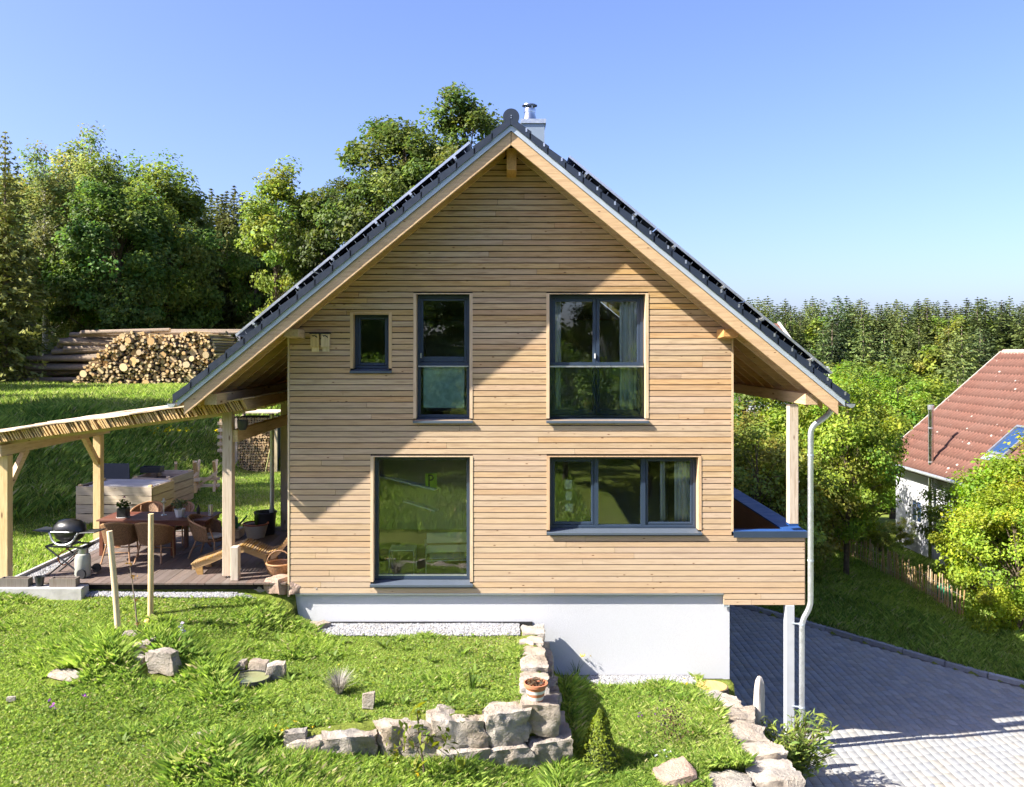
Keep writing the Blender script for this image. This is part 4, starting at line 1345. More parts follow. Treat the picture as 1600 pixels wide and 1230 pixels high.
MB().tube([(.23 * math.cos(a), 0, .23 + .24 * math.sin(a)) for a in np.linspace(0, math.pi, 12)], .015, 8).build('handle', M['wicker'], bk, smooth=True)
MB().tube([(.236 * math.cos(a), .236 * math.sin(a), .24) for a in np.linspace(0, 2 * math.pi, 25)], .018, 8, False).build('rim', M['rattan'], bk, smooth=True)

# ---- pots and bins at the back of the deck
t = thing('plant_tub', 'cream plant tub with brown rim and a small bulb plant', 'plant tub', (-5.62, 3.7, 0))
MB().lathe([(.19, 0), (.27, .3), (.25, .3), (.2, .26), (0, .26)], (0, 0, 0), 24).build('tub', plain('cream_glaze', (.62, .56, .45), .5, 0, .1, 5, dirt=.3), t, smooth=True)
MB().tube([(.272 * math.cos(a), .272 * math.sin(a), .31) for a in np.linspace(0, 2 * math.pi, 29)], .02, 8, False).build('rim', M['terracotta'], t, smooth=True)
MB().lathe([(0, .275), (.22, .27), (.22, .262)], (0, 0, 0), 16).build('soil', M['soil'], t)
def spear(n, hmin, hmax, spread, col, rng, w=.012):
    """upright narrow leaves, bent"""
    a = rng.random(n) * 6.28; h = hmin + (hmax - hmin) * rng.random(n); s = spread * (.3 + .7 * rng.random(n))
    r0 = .03 * rng.random(n)
    bx, by = np.cos(a), np.sin(a)
    P = np.stack([bx * r0, by * r0, 0 * a], -1)
    Mid = P + np.stack([bx * s * .35, by * s * .35, h * .6], -1); T = P + np.stack([bx * s, by * s, h], -1)
    sd = np.stack([-by, bx, 0 * a], -1) * w
    V = np.stack([P - sd, P + sd, Mid + sd, Mid - sd, T], 1).reshape(-1, 3)
    I = np.arange(n)[:, None] * 5
    q = I + np.array([[0, 1, 2, 3]]); tr = I + np.array([[3, 2, 4]])
    C = np.asarray(col)[None] * (1 + .25 * rng.normal(size=(n, 1)))
    return V, [q, tr], np.repeat(np.clip(C, .005, .8), 5, 0)
v, fs, c = spear(16, .18, .4, .14, (.1, .18, .04), rg, .014); v[:, 2] += .27
mesh_np('bulb_leaves', v, fs, M['leaf'], c, t)
t = thing('rubbish_bin', 'tall black round bin at the back of the deck', 'bin', (-5.5, 4.05, 0))
MB().lathe([(.2, 0), (.24, .5), (.225, .5), (.19, .02), (0, .02)], (0, 0, 0), 24).build('bin_body', M['black_plastic'], t, smooth=True)
MB().tube([(.25 * math.cos(a), .25 * math.sin(a), .5) for a in np.linspace(0, 2 * math.pi, 29)], .018, 8, False).build('rim', M['black_plastic'], t, smooth=True)
t = thing('watering_can', 'green watering can beside the cream plant tub', 'watering can', (-6.15, 3.75, .2))
GREEN = plain('green_plastic', (.02, .2, .1), .4)
MB().lathe([(.11, 0), (.12, .02), (.11, .22), (.1, .24), (0, .24)], (0, 0, 0), 18).build('can_body', GREEN, t, smooth=True)
MB().tube(smooth_path([(.1, 0, .05), (.2, 0, .12), (.32, 0, .28)], .06), [.025] * 9, 8).build('spout', GREEN, t, smooth=True) if False else MB().tube([(.1, 0, .05), (.2, 0, .14), (.32, 0, .28)], [.03, .022, .018], 8).build('spout', GREEN, t, smooth=True)
MB().tube([(-.1, 0, .05), (-.2, 0, .15), (-.12, 0, .32), (.04, 0, .3), (.06, 0, .23)], .014, 8).build('handle', GREEN, t, smooth=True)
o = MB().box(-6.4, -5.95, 3.55, 3.95, .0, .19).build('plant_crate', M['rough_plank'], bevel=.008); tag(o, 'low wooden crate under the green watering can', 'crate')
# rain pipe behind the deck
xpp = at(425, 0, y=4.2).x
o = MB().tube([(xpp, 4.2, -.1), (xpp, 4.2, 2.75)], .05, 14).cyl((xpp, 4.2, -.1), (xpp, 4.2, .55), .062).build('standing_pipe', M['zinc'], smooth=True)
tag(o, 'grey metal rainwater pipe standing at the back of the deck', 'pipe')
o = MB().beam((at(436, 0, y=4.75).x, 4.75, -.1), (at(436, 0, y=4.75).x, 4.75, 2.6), .16, .16).build('timber_post', M['beam_z'])
bpy.data.objects.remove(o)
# dark bag hanging at the post
t = thing('hanging_pot', 'dark hanging pot on the beam beside the eave post', 'hanging pot', (at(379, 0, y=.16).x, .16, at(379, 672, y=.16).z))
MB().lathe([(.06, 0), (.09, .06), (.1, .18), (.09, .18), (.05, .03), (0, .03)], (0, 0, 0), 14).build('pot', M['black_plastic'], t, smooth=True)
MB().tube([(-.09, 0, .18), (-.02, 0, .42), (.09, 0, .18)], .006, 6).tube([(-.02, 0, .42), (-.02, 0, .6)], .005, 6).build('hanger', M['black'], t)
MB().tube([(-.05, 0, .12), (-.1, 0, .24), (-.16, 0, .22)], .012, 6).build('twig', M['black'], t)

# ---- raised beds, sawhorses, firewood, behind the terrace
def raised_bed(label, c, L, W, Hh, rz, lid=True):
    t = thing('raised_bed', label, 'raised bed', c, rz, 'raised garden beds')
    n = 4; ph = Hh / n; rr = random.Random(int(L * 100))
    for k in range(n):
        for s, nm, mt in ((-1, 'plank', 'rough_plank'), (1, 'plank', 'rough_plank')):
            z0 = k * ph; wob = [rr.uniform(-.018, .018) for _ in range(9)]
            mb = MB()
            xs_ = np.linspace(-L / 2, L / 2, 9)
            for i in range(8):
                mb.hexa([(xs_[i], s * W / 2 - .02, z0 + .004 + wob[i]), (xs_[i + 1], s * W / 2 - .02, z0 + .004 + wob[i + 1]), (xs_[i + 1], s * W / 2 + .02, z0 + .004 + wob[i + 1]), (xs_[i], s * W / 2 + .02, z0 + .004 + wob[i]),
                         (xs_[i], s * W / 2 - .02, z0 + ph - .01 + wob[i] * .3), (xs_[i + 1], s * W / 2 - .02, z0 + ph - .01 + wob[i + 1] * .3), (xs_[i + 1], s * W / 2 + .02, z0 + ph - .01 + wob[i + 1] * .3), (xs_[i], s * W / 2 + .02, z0 + ph - .01 + wob[i] * .3)])
            mb.build('plank', M['rough_plank'], t)
        for s in (-1, 1):
            MB().box(s * L / 2 - .02, s * L / 2 + .02, -W / 2 + .03, W / 2 - .03, k * ph + .004, (k + 1) * ph - .012).build('plank', M['rough_plank_y'], t)
    for sx in (-1, 1):
        for sy in (-1, 1): MB().box(sx * (L / 2 - .07) - .04, sx * (L / 2 - .07) + .04, sy * (W / 2 - .07) - .04, sy * (W / 2 - .07) + .04, 0, Hh + .03).build('corner_post', M['pine_z'], t)
    MB().box(-L / 2 + .03, L / 2 - .03, -W / 2 + .03, W / 2 - .03, .01, Hh - (.03 if lid else .18)).build('soil', M['soil'], t)
    if lid:
        for k in range(8):
            y = -W / 2 + .05 + k * (W - .1) / 8
            MB().box(-L / 2 + .3, L / 2 - .03, y, y + .085, Hh - .02, Hh + .005).build('cover_slat', wood('grey_slat', (.42, .41, .4), 'x', .1, .7, False) if k == 0 else bpy.data.materials['grey_slat'], t)
    return t
c = at(190, 815, z=-.1)
raised_bed('long raised bed of rough pale planks with a slatted cover', (c.x - .05, 6.35, -.1), 1.95, 1.2, .92, R(-4))
raised_bed('shorter open raised bed of rough planks behind the long one', (-9.62, 8.5, -.1), 1.05, 1.5, .84, R(-4), False)
o = MB().box(-.28, .28, -.16, .16, 0, .02).box(-.28, -.26, -.16, .16, .02, .16).box(.26, .28, -.16, .16, .02, .16).box(-.26, .26, -.16, -.14, .02, .16).box(-.26, .26, .14, .16, .02, .16).build('mixing_tub', M['black_plastic'])
o.location = at(238, 752, y=8.7); o.location.z = .755; tag(o, 'dark rectangular tub standing on the rear raised bed', 'tub')
o = MB().hexa([(-.5, -.02, 0), (.5, -.02, 0), (.5, .02, 0), (-.5, .02, 0), (-.42, .1, .5), (.42, .1, .5), (.42, .14, .5), (-.42, .14, .5)]).build('dark_screen', M['black_plastic'])
o.location = (at(175, 0, y=8.2).x, 8.2, .55); tag(o, 'dark sheet propped up behind the raised beds', 'sheet')
MBs = MB()
def sawhorse(label, loc, rz):
    t = thing('sawhorse', label, 'sawhorse', loc, rz, 'sawhorses on the lawn')
    for x in (-.26, .26):
        for s in (-1, 1):
            MB().beam((x + s * .01, -s * .25, 0), (x + s * .01, s * .2, .92), .055, .075, (1, 0, 0)).build('leg', M['pine_y'], t)
    for z in (.18, .38):
        MB().beam((-.42, -.15, z), (.42, -.15, z), .04, .09).build('rail', M['pine_x'], t)
    MB().beam((-.3, -.17, .1), (.35, -.17, .6), .03, .07).build('brace', M['pine_x'], t)
    return t
c = at(285, 770, z=-.02)
sawhorse('left of two pale wooden sawhorses on the lawn behind the table', (c.x - .02, 10.1, -.06), R(25))
sawhorse('right of two pale wooden sawhorses on the lawn behind the table', (c.x + .5, 10.45, -.06), R(8))

# firewood rack
fw = thing('firewood_rack', 'stack of split firewood in a pallet rack behind the terrace', 'firewood rack', (at(398, 735, y=14.6).x, 14.6, float(H(-8.6, 14.6)) - .05))
for x in (-.65, .75):
    MB().box(x - .05, x + .05, -.05, .05, 0, 2.0).build('post', M['beam_z'], fw)
    MB().box(x - .05, x + .05, .85, .95, 0, 2.1).build('post', M['beam_z'], fw)
for k in range(7): MB().box(-1.3, -.72, -.06, .02, .25 + k * .24, .25 + k * .24 + .11).build('pallet_slat', M['pine_x'], fw)
for x in (-1.25, -.95): MB().box(x, x + .07, .021, .09, .1, 1.9).build('pallet_post', M['pine_z'], fw)
rf_ = random.Random(9); lm = MB()
z = .06
while z < 1.95:
    x = -.58 + rf_.uniform(0, .05)
    while x < .64:
        s = rf_.uniform(.04, .065)
        a0 = rf_.uniform(0, 6.28); k = rf_.choice((3, 4, 4, 5))
        poly = [(x + s * math.cos(a0 + 6.283 * i / k), z + s * math.sin(a0 + 6.283 * i / k)) for i in range(k)]
        yo = rf_.uniform(-.05, .05)
        lm.prism_xz(poly, yo, .8)
        x += s * 1.75
    z += .092
tag(lm.build('split_logs', wood('split_wood', (.55, .4, .24), 'y', .1), fw), kind='stuff')
MB().box(-.6, .7, .1, .8, 0, 1.97).build('log_core', M['wall_core'], fw)
MB().box(-.8, .9, -.3, 1.1, 2.12, 2.16).build('rack_roof', M['rough_plank'], fw)
o = MB().tube([(0, 0, 0), (.22, .35, 1.5)], .018, 6).build('long_pole', wood('pole_green', (.4, .42, .15), 'z', .05)); o.location = (at(414, 738, y=14.2).x, 14.2, float(H(-8.3, 14.2)) - .03)
tag(o, 'thin yellowish pole leaning against the firewood rack', 'pole')
# grey drain pipe lying on the bank
pa, pb = at(52, 642, y=9.6), at(112, 659, y=9.0)
o = MB().tube([pa, (pa + pb) / 2 + Vector((0, 0, .02)), pb], .07, 12).build('drain_pipe', plain('grey_pipe', (.3, .33, .38), .4, 0, .1, 4)); 
for v_ in o.data.vertices: v_.co.z = float(H(v_.co.x, v_.co.y)) + .06 + (v_.co.z - (pa.z + (pb.z - pa.z) * (v_.co.x - pa.x) / (pb.x - pa.x)))
tag(o, 'grey drain pipe lying along the top of the grass bank', 'pipe')

# ------------------------------------------------------------------ the garden in front
def gp(px, py, dz=0.0):                  # where the line of sight through a pixel meets the ground
    d0 = 6.0
    while d0 < 120:
        x = (px - 790) / FPX * d0; z = CAM_Z - (py - 548) / FPX * d0
        if z <= float(H(x, d0 - CAM_D)): break
        d0 += .02
    return Vector((x, d0 - CAM_D, float(H(x, d0 - CAM_D)) + dz))
import bmesh
def stone_mesh(name, sx, sy, sz, seed, mat, rough=.09, rnd=.35, cuts=5):
    bm = bmesh.new(); bmesh.ops.create_cube(bm, size=2.0)
    bmesh.ops.subdivide_edges(bm, edges=bm.edges[:], cuts=cuts, use_grid_fill=True)
    rs_ = random.Random(seed); off = Vector((rs_.uniform(-50, 50), rs_.uniform(-50, 50), rs_.uniform(-50, 50)))
    sk = [rs_.uniform(-.12, .12) for _ in range(6)]
    for v in bm.verts:
        p = v.co.copy()
        l = max(abs(p.x), abs(p.y), abs(p.z))
        s = p.normalized() * l
        p = p.lerp(s * 1.12, rnd)
        p.x += sk[0] * p.y + sk[1] * p.z; p.y += sk[2] * p.x + sk[3] * p.z; p.z += sk[4] * p.x + sk[5] * p.y
        q = Vector((p.x * sx, p.y * sy, p.z * sz)) * .5
        n1 = mnoise.noise(q * 2.6 + off); n2 = mnoise.noise(q * 7.0 + off); n3 = abs(mnoise.noise(q * 4.3 - off))
        n4 = mnoise.noise(q * 15.0 + off)
        k = 1 + rough * (2.2 * n1 + 1.5 * n2 - 1.5 * n3 + .9 * n4)
        v.co = Vector((q.x * k, q.y * k, q.z * k + sz / 2))
    me = bpy.data.meshes.new(name); bm.to_mesh(me); bm.free()
    me.materials.append(mat); me.shade_smooth(); me.set_sharp_from_angle(angle=R(32))
    return me
_seed = [100]
def stone(name, parent, c, size, rz=0, mat='stone', rough=.09, rnd=.3, cuts=5):
    _seed[0] += 1
    o = inst(name, stone_mesh(name, *size, _seed[0], M[mat], rough, rnd, cuts), parent, c, (random.uniform(-.05, .05), random.uniform(-.05, .05), rz))
    return o

sw = thing('stone_retaining_wall', 'dry stone wall of big limestone blocks holding the upper lawn', 'stone wall', (0, 0, 0))
rw = random.Random(15)
ang = math.atan(.29)
edges = [(.27, .72), (-.3, .265), (-1.0, -.305), (-1.72, -1.005), (-2.4, -1.725), (-2.85, -2.405)]
for i, (a, b) in enumerate(edges):
    xm_ = (a + b) / 2; yf = -3.64 - .29 * (.5 - xm_)
    hgt = [.44, .46, .46, .44, .36, .26, .2][i]
    dep = .5
    zt = -.77 - .02 * i + (.03 if i == 0 else 0)
    zl_ = float(H(xm_, yf - .3)) - .12; hgt = max(hgt, zt - zl_) if i > 1 else hgt
    stone('stone', sw, (xm_, yf + dep / 2 - .02, zt - hgt), (b - a + .1, dep, hgt + .02), ang if i else .05, rough=.085, rnd=.22, cuts=12)
for (a, b, z, h_) in ((.32, .86, -1.6, .42), (-.28, .31, -1.58, .38), (-.95, -.29, -1.5, .36)):
    xm_ = (a + b) / 2
    stone('stone', sw, (xm_, -3.62 - .29 * (.5 - xm_) + .12, z), (b - a + .08, .55, h_), ang, rough=.085, rnd=.22, cuts=12)
y = -3.12
while y < -.2:
    L = rw.uniform(.38, .56)
    if y + L > -.12: L = -.1 - y
    if L < .15: break
    stone('stone', sw, (.44 + rw.uniform(-.03, .03), y + L / 2, -1.14), (.44, L + .07, .38 + rw.uniform(-.02, .03)), 0, rough=.09, rnd=.24, cuts=8)
    y += L
y = -3.2
while y < -.1:
    L = rw.uniform(.45, .65)
    for z, xo in ((-1.46, .58), (-1.82, .66)):
        stone('stone', sw, (xo, y + L / 2 + rw.uniform(-.05, .05), z), (.46, L + .02, .37), 0, rough=.09, rnd=.24, cuts=8)
    y += L

lw = thing('stone_garden_wall', 'low stone wall with broad flat tops between lawn and driveway', 'stone wall', (0, 0, 0))
tops = [((3.72, -1.02), (.62, .52)), ((3.76, -1.52), (.62, .5)), ((3.78, -2.08), (.66, .6)), ((3.82, -2.68), (.68, .62)), ((3.8, -3.32), (.75, .68)),
        ((3.12, -3.62), (.72, .52))]
for i, ((x, y), (sx, sy)) in enumerate(tops):
    stone('stone', lw, (x, y, -2.12 - .02 * i), (sx, sy, .42), rw.uniform(-.12, .12), rough=.08, rnd=.22, cuts=12)
for z in (-2.5, -2.9, -3.3):
    y = -.55
    while y > -3.7:
        L = rw.uniform(.5, .75)
        stone('stone', lw, (3.86, y - L / 2, z), (.55, L, .42), 0, rough=.07, rnd=.25)
        y -= L
    for x in (3.5, 2.9, 2.4): stone('stone', lw, (x, -3.75, z), (.65, .5, .42), 0, rough=.07, rnd=.25)
o = stone('boulder', None, (2.33, -3.72, -1.95), (.55, .5, .38), .3, 'stone_pink', .1, .45); tag(o, 'pinkish boulder at the bottom edge beside the low wall', 'boulder')
# log slice on the wall end
ls = thing('log_slice', 'thick round log slice lying at the end of the low stone wall', 'log slice', (3.62, -.52, -1.86))
MB().lathe([(.27, 0), (.285, .1), (.275, .17), (.0, .175)], (0, 0, 0), 22, 1.05, .95).build('bark_ring', M['bark'], ls, smooth=True)
MB().lathe([(.258, .1755), (.25, .182), (0, .184)], (0, 0, 0), 22, 1.05, .95).build('cut_face', M['beam_y'], ls)

# loose rocks: deck corner and rockery
lab_r = ['pale squarish rock below the corner of the deck', 'flat tan rock at the house corner beside the deck', 'tan rock at the top of the slope below the house corner', 'grey rock half way down the slope at the plinth', 'lowest rock of the row at the left end of the gravel strip']
for i, (px, py, s) in enumerate(((409, 930, .26), (436, 940, .4), (459, 955, .34), (484, 968, .28), (499, 984, .3))):
    p = gp(px, py); o = stone('rock', None, (p.x, p.y + .1, p.z - .1), (s * 1.1, s * .8, s * .75), i, 'stone_pink' if i in (1, 2) else 'stone')
    tag(o, lab_r[i], 'rock', 'rocks along the slope at the house corner'); EXCL.append((p.x, p.y + .1, s * .5))
rock = [(203, 1012, .34, .2, 'white topped rock left in the rockery'), (220, 1030, .28, .22, 'angular grey rock in the middle of the rockery'), (234, 1022, .2, .2, 'small upright rock at the back of the rockery'),
        (216, 1040, .2, .12, 'small pale rock at the foot of the rockery'), (256, 1052, .44, .28, 'largest flat rock of the rockery'),
        (404, 1050, .26, .14, 'pale rock behind the little pond'), (430, 1060, .28, .2, 'lumpy rock at the right rim of the pond'), (372, 1044, .26, .1, 'low dark rock at the back of the pond'),
        (104, 1059, .5, .04, 'flat pale stone slab in the lawn on the left'), (319, 1155, .3, .05, 'flat round stone in the lawn near the bottom'), (575, 1108, .17, .2, 'small grey rock on the upper lawn above the wall'),
        (462, 1168, .26, .12, 'pale weathered rock at the left end of the stone wall'), (18, 1098, .1, .05, 'tiny pale stone in the lawn at the left edge')]
for i, (px, py, s, h_, lb) in enumerate(rock):
    p = gp(px, py); flat = h_ < .07
    o = stone('rock', None, (p.x, p.y, p.z - (h_ * .1 if not flat else -.015)), (s * 1.12, s * (.65 if not flat else .45), h_ * 1.3), random.uniform(-.3, .3), 'stone', .1, .3, 4)
    tag(o, lb, 'rock', 'rocks in the lawn'); EXCL.append((p.x, p.y - .07, s * (.85 if i < 5 else .6)))
# pond
pc = gp(389, 1066); pc.z = float(np.max(H(pc.x + np.array([-.3, 0, .3, 0]), pc.y + np.array([0, .25, 0, -.25])))) - .01
pd = thing('garden_pond', 'tiny round pond with murky water between rocks', 'pond', (pc.x, pc.y, pc.z))
MB().lathe([(.299, .0), (.299, .035)], (0, 0, 0), 26, 1.0, .8).build('water', M['pond'], pd)
MB().lathe([(.3, .0), (.3, .045), (.325, .05), (.335, .0)], (0, 0, 0), 26, 1.0, .8).build('rim', M['black_plastic'], pd, smooth=True)
EXCL.append((pc.x, pc.y, .4)); EXCL.append((pc.x, pc.y - .35, .3))

# stakes and sapling
def stake(pb, pt, r, label):
    b_ = gp(*pb); d = b_.y + CAM_D
    top = Vector(((pt[0] - 790) / FPX * d, b_.y, CAM_Z - (pt[1] - 548) / FPX * d))
    o = MB().tube([b_ - Vector((0, 0, .1)), b_.lerp(top, .5) + Vector((.004, 0, 0)), top], [r, r * .97, r * .93], 14).build('tree_stake', M['pine_z'], smooth=True)
    tag(o, label, 'stake', 'stakes beside the young tree')
stake((186, 992), (171, 830), .05, 'leaning round wooden stake in the lawn, the left one')
stake((235, 962), (236, 803), .048, 'upright round wooden stake in the lawn, the right one')
b_ = gp(216, 1004); d = b_.y + CAM_D
def pt(px, py): return Vector(((px - 790) / FPX * d, b_.y, CAM_Z - (py - 548) / FPX * d))
t = thing('young_tree', 'thin almost bare young tree between the two stakes', 'sapling', b_)
pts = [Vector((0, 0, -.05))] + [pt(*q) - b_ for q in ((214, 975), (211, 940), (206, 905), (203, 885))]
MB().tube(pts, [.014, .012, .011, .009, .006], 8).build('stem', M['bark_grey'], t, smooth=True)
tw = MB()
for q, dx, dz in ((2, -.1, .08), (2, .09, .12), (3, -.08, .1), (3, .07, .08), (1, .06, .09)): tw.tube([pts[q], pts[q] + Vector((dx, .03, dz))], [.006, .002], 5)
tw.build('twigs', M['bark_grey'], t)
v, f, c = cat_geo([leaf_bunch(None, 9, .06, .08, .05, (.25, .14, .05), rg, c=tuple(pts[k] + Vector((random.uniform(-.05, .05), 0, .03)))) for k in (1, 2, 3, 4)])
mesh_np('buds', v, [f], M['leaf'], c, t)['kind'] = 'stuff'

# striped flower pot on the corner stone
pp = Vector(((837 - 790) / FPX * 12.0, -3.5, -.742))
t = thing('striped_flower_pot', 'red and cream striped flower pot on the corner stone', 'flower pot', pp)
bands = [(.0, .096), (.05, .108), (.1, .12), (.145, .13), (.19, .14), (.235, .152)]
for i, ((z0, r0), (z1, r1)) in enumerate(zip(bands[:-1], bands[1:])):
    MB().lathe([(r0, z0 + .0003), (r1, z1)], (0, 0, 0), 26).build('red_band' if i % 2 == 0 else 'cream_band', M['terracotta'] if i % 2 == 0 else M['white'], t, smooth=True)
MB().lathe([(.153, .2352), (.168, .236), (.172, .275), (.155, .278), (.15, .24), (0, .235)], (0, 0, 0), 26).build('rim', M['terracotta'], t, smooth=True)
v, f, c = leaf_bunch(None, 90, .12, .1, .07, (.2, .13, .08), rg, c=(0, 0, .27)); mesh_np('dry_plant', v, [f], M['leaf'], c, t)

# driftwood post in the bush by the driveway
b_ = Vector(at(1186, 1150, y=-1.2)); b_.z = -3.05
t = thing('driftwood_post', 'bleached driftwood post standing in the bush by the wall', 'wooden post', b_)
z_top = at(1184, 1056, y=-1.2).z + 3.05
mbd = MB()
N = 14
prof_d = [(.1, 0), (.105, .5), (.095, .9), (.09, 1.2), (.085, z_top - .25), (.07, z_top - .1), (.035, z_top - .02), (0, z_top)]
for q, (r_, z_) in enumerate(prof_d):
    for k in range(N):
        a = 6.283 * k / N; rr_ = r_ * (1 + .16 * math.sin(3 * a + 1) + .09 * math.sin(5 * a + z_ * 2))
        mbd.v.append((rr_ * math.cos(a) - .02 * math.sin(z_ * 2), rr_ * .7 * math.sin(a), z_))
for q in range(len(prof_d) - 1):
    for k in range(N):
        k2 = (k + 1) % N; mbd.f.append((q * N + k, q * N + k2, (q + 1) * N + k2, (q + 1) * N + k))
mbd.build('bleached_trunk', wood('driftwood', (.5, .46, .41), 'z', .05, .85, False, .3), t, smooth=True)

# ---- gravel
def gravel(name, label, x0, x1, y0, y1, zf, n, parent=None, size=.018, seed=1, col=(.27, .27, .275)):
    rng = np.random.default_rng(seed)
    p = np.stack([rng.uniform(x0, x1, n), rng.uniform(y0, y1, n)], -1)
    z = zf(p[:, 0], p[:, 1]) + rng.random(n) * .01
    base = np.array([(1, 0, 0), (-1, 0, 0), (0, 1, 0), (0, -1, 0), (0, 0, 1), (0, 0, -1)], float)
    F0 = np.array([(0, 2, 4), (2, 1, 4), (1, 3, 4), (3, 0, 4), (2, 0, 5), (1, 2, 5), (3, 1, 5), (0, 3, 5)])
    a = rng.random(n) * 6.28; s = size * (.5 + rng.random(n))
    B = base[None] * (.7 + .6 * rng.random((n, 6, 1)))
    ca, sa = np.cos(a)[:, None], np.sin(a)[:, None]
    X = (B[:, :, 0] * ca - B[:, :, 1] * sa); Y = B[:, :, 0] * sa + B[:, :, 1] * ca
    V = np.stack([X, Y, B[:, :, 2] * .7], -1) * s[:, None, None] + np.stack([p[:, 0], p[:, 1], z], -1)[:, None, :]
    F = (F0[None] + (np.arange(n) * 6)[:, None, None]).reshape(-1, 3)
    C = np.asarray(col)[None] * np.clip(rng.normal(1, .22, (n, 1)), .4, 1.7) + rng.normal(0, .012, (n, 1)) * np.array([[1, .3, -1]])
    o = mesh_np(name, V.reshape(-1, 3), [F], M['gravel'], np.repeat(np.clip(C, .05, .8), 6, 0), parent)
    return tag(o, label, 'gravel', kind='stuff')
M['gravel_bed'] = plain('gravel_bed', (.2, .2, .205), .95, 0, .35, 60, .8)
def bed(x0, x1, y0, y1, zf):
    n = 24; xs_ = np.linspace(x0, x1, n); mb = MB()
    for a, b in zip(xs_[:-1], xs_[1:]):
        mb.add([(a, y0, float(zf(a, y0)) + .012), (b, y0, float(zf(b, y0)) + .012), (b, y1, float(zf(b, y1)) + .03), (a, y1, float(zf(a, y1)) + .03)], [(0, 1, 2, 3)])
    return mb
GR = [(-3.32, .25, -.62, .02, 9000), (.9, 3.42, -.5, .02, 6000), (-8.3, -4.5, -.24, -.02, 4500), (-9.15, -8.68, -.02, 4.4, 7000)]
gl_ = ['pale gravel strip along the white plinth above the stone wall', 'pale gravel strip at the foot of the white plinth', 'pale gravel strip in front of the deck edge', 'pale gravel strip along the left edge of the deck']
for i, (x0, x1, y0, y1, n) in enumerate(GR):
    zf = (lambda x, y: H(x, np.minimum(y, -.01)) + .03 * (np.asarray(y) > -.3)) if i != 3 else (lambda x, y: np.zeros_like(np.asarray(x, dtype=float)) - .1)
    b0 = bed(x0, x1, y0, y1, (lambda x, y: H(x, min(y, -.01))) if i != 3 else (lambda x, y: -.12)).build('gravel_bed', M['gravel_bed']); tag(b0, kind='structure')
    gravel('gravel', gl_[i], x0, x1, y0, y1, (lambda x, y: H(x, np.minimum(y, -.01)) + .02) if i != 3 else (lambda x, y: 0 * x - .1), n, None, .017, i)

# ------------------------------------------------------------------ trees and shrubs
def branch_path(p0, p1, rng, sag=.12, n=4):
    p0 = np.array(p0, float); p1 = np.array(p1, float)
    L = np.linalg.norm(p1 - p0)
    return [tuple(p0 + (p1 - p0) * t + np.array([0, 0, math.sin(t * math.pi) * sag * L]) + (rng.normal(size=3) * L * .035 if 0 < t < 1 else 0)) for t in np.linspace(0, 1, n)]

def crown_points(n, rng, rx, rz, cz, lump=.25, shape='oval', minr=.35):
    out = []
    k = 0
    ph = rng.random(6) * 6.28
    while len(out) < n and k < 200000:
        k += 1
        d = rng.normal(size=3); d /= np.linalg.norm(d)
        r = minr + (1 - minr) * rng.random() ** .45
        a = math.atan2(d[1], d[0])
        wob = 1 + lump * (math.sin(2 * a + ph[0]) * .4 + math.sin(3 * a + ph[1] + d[2] * 3) * .35 + math.sin(5 * a + ph[2] + d[2] * 5) * .25)
        z = d[2] * rz * r
        f = 1.0
        if shape == 'egg':  f = 1.0 - .32 * (d[2] * r) if d[2] > 0 else 1.0 - .1 * abs(d[2])
        p = np.array([d[0] * rx * r * wob * f, d[1] * rx * r * wob * f, cz + z * (1 + lump * .4 * math.sin(a * 2 + ph[3]))])
        out.append(p)
    return np.array(out)

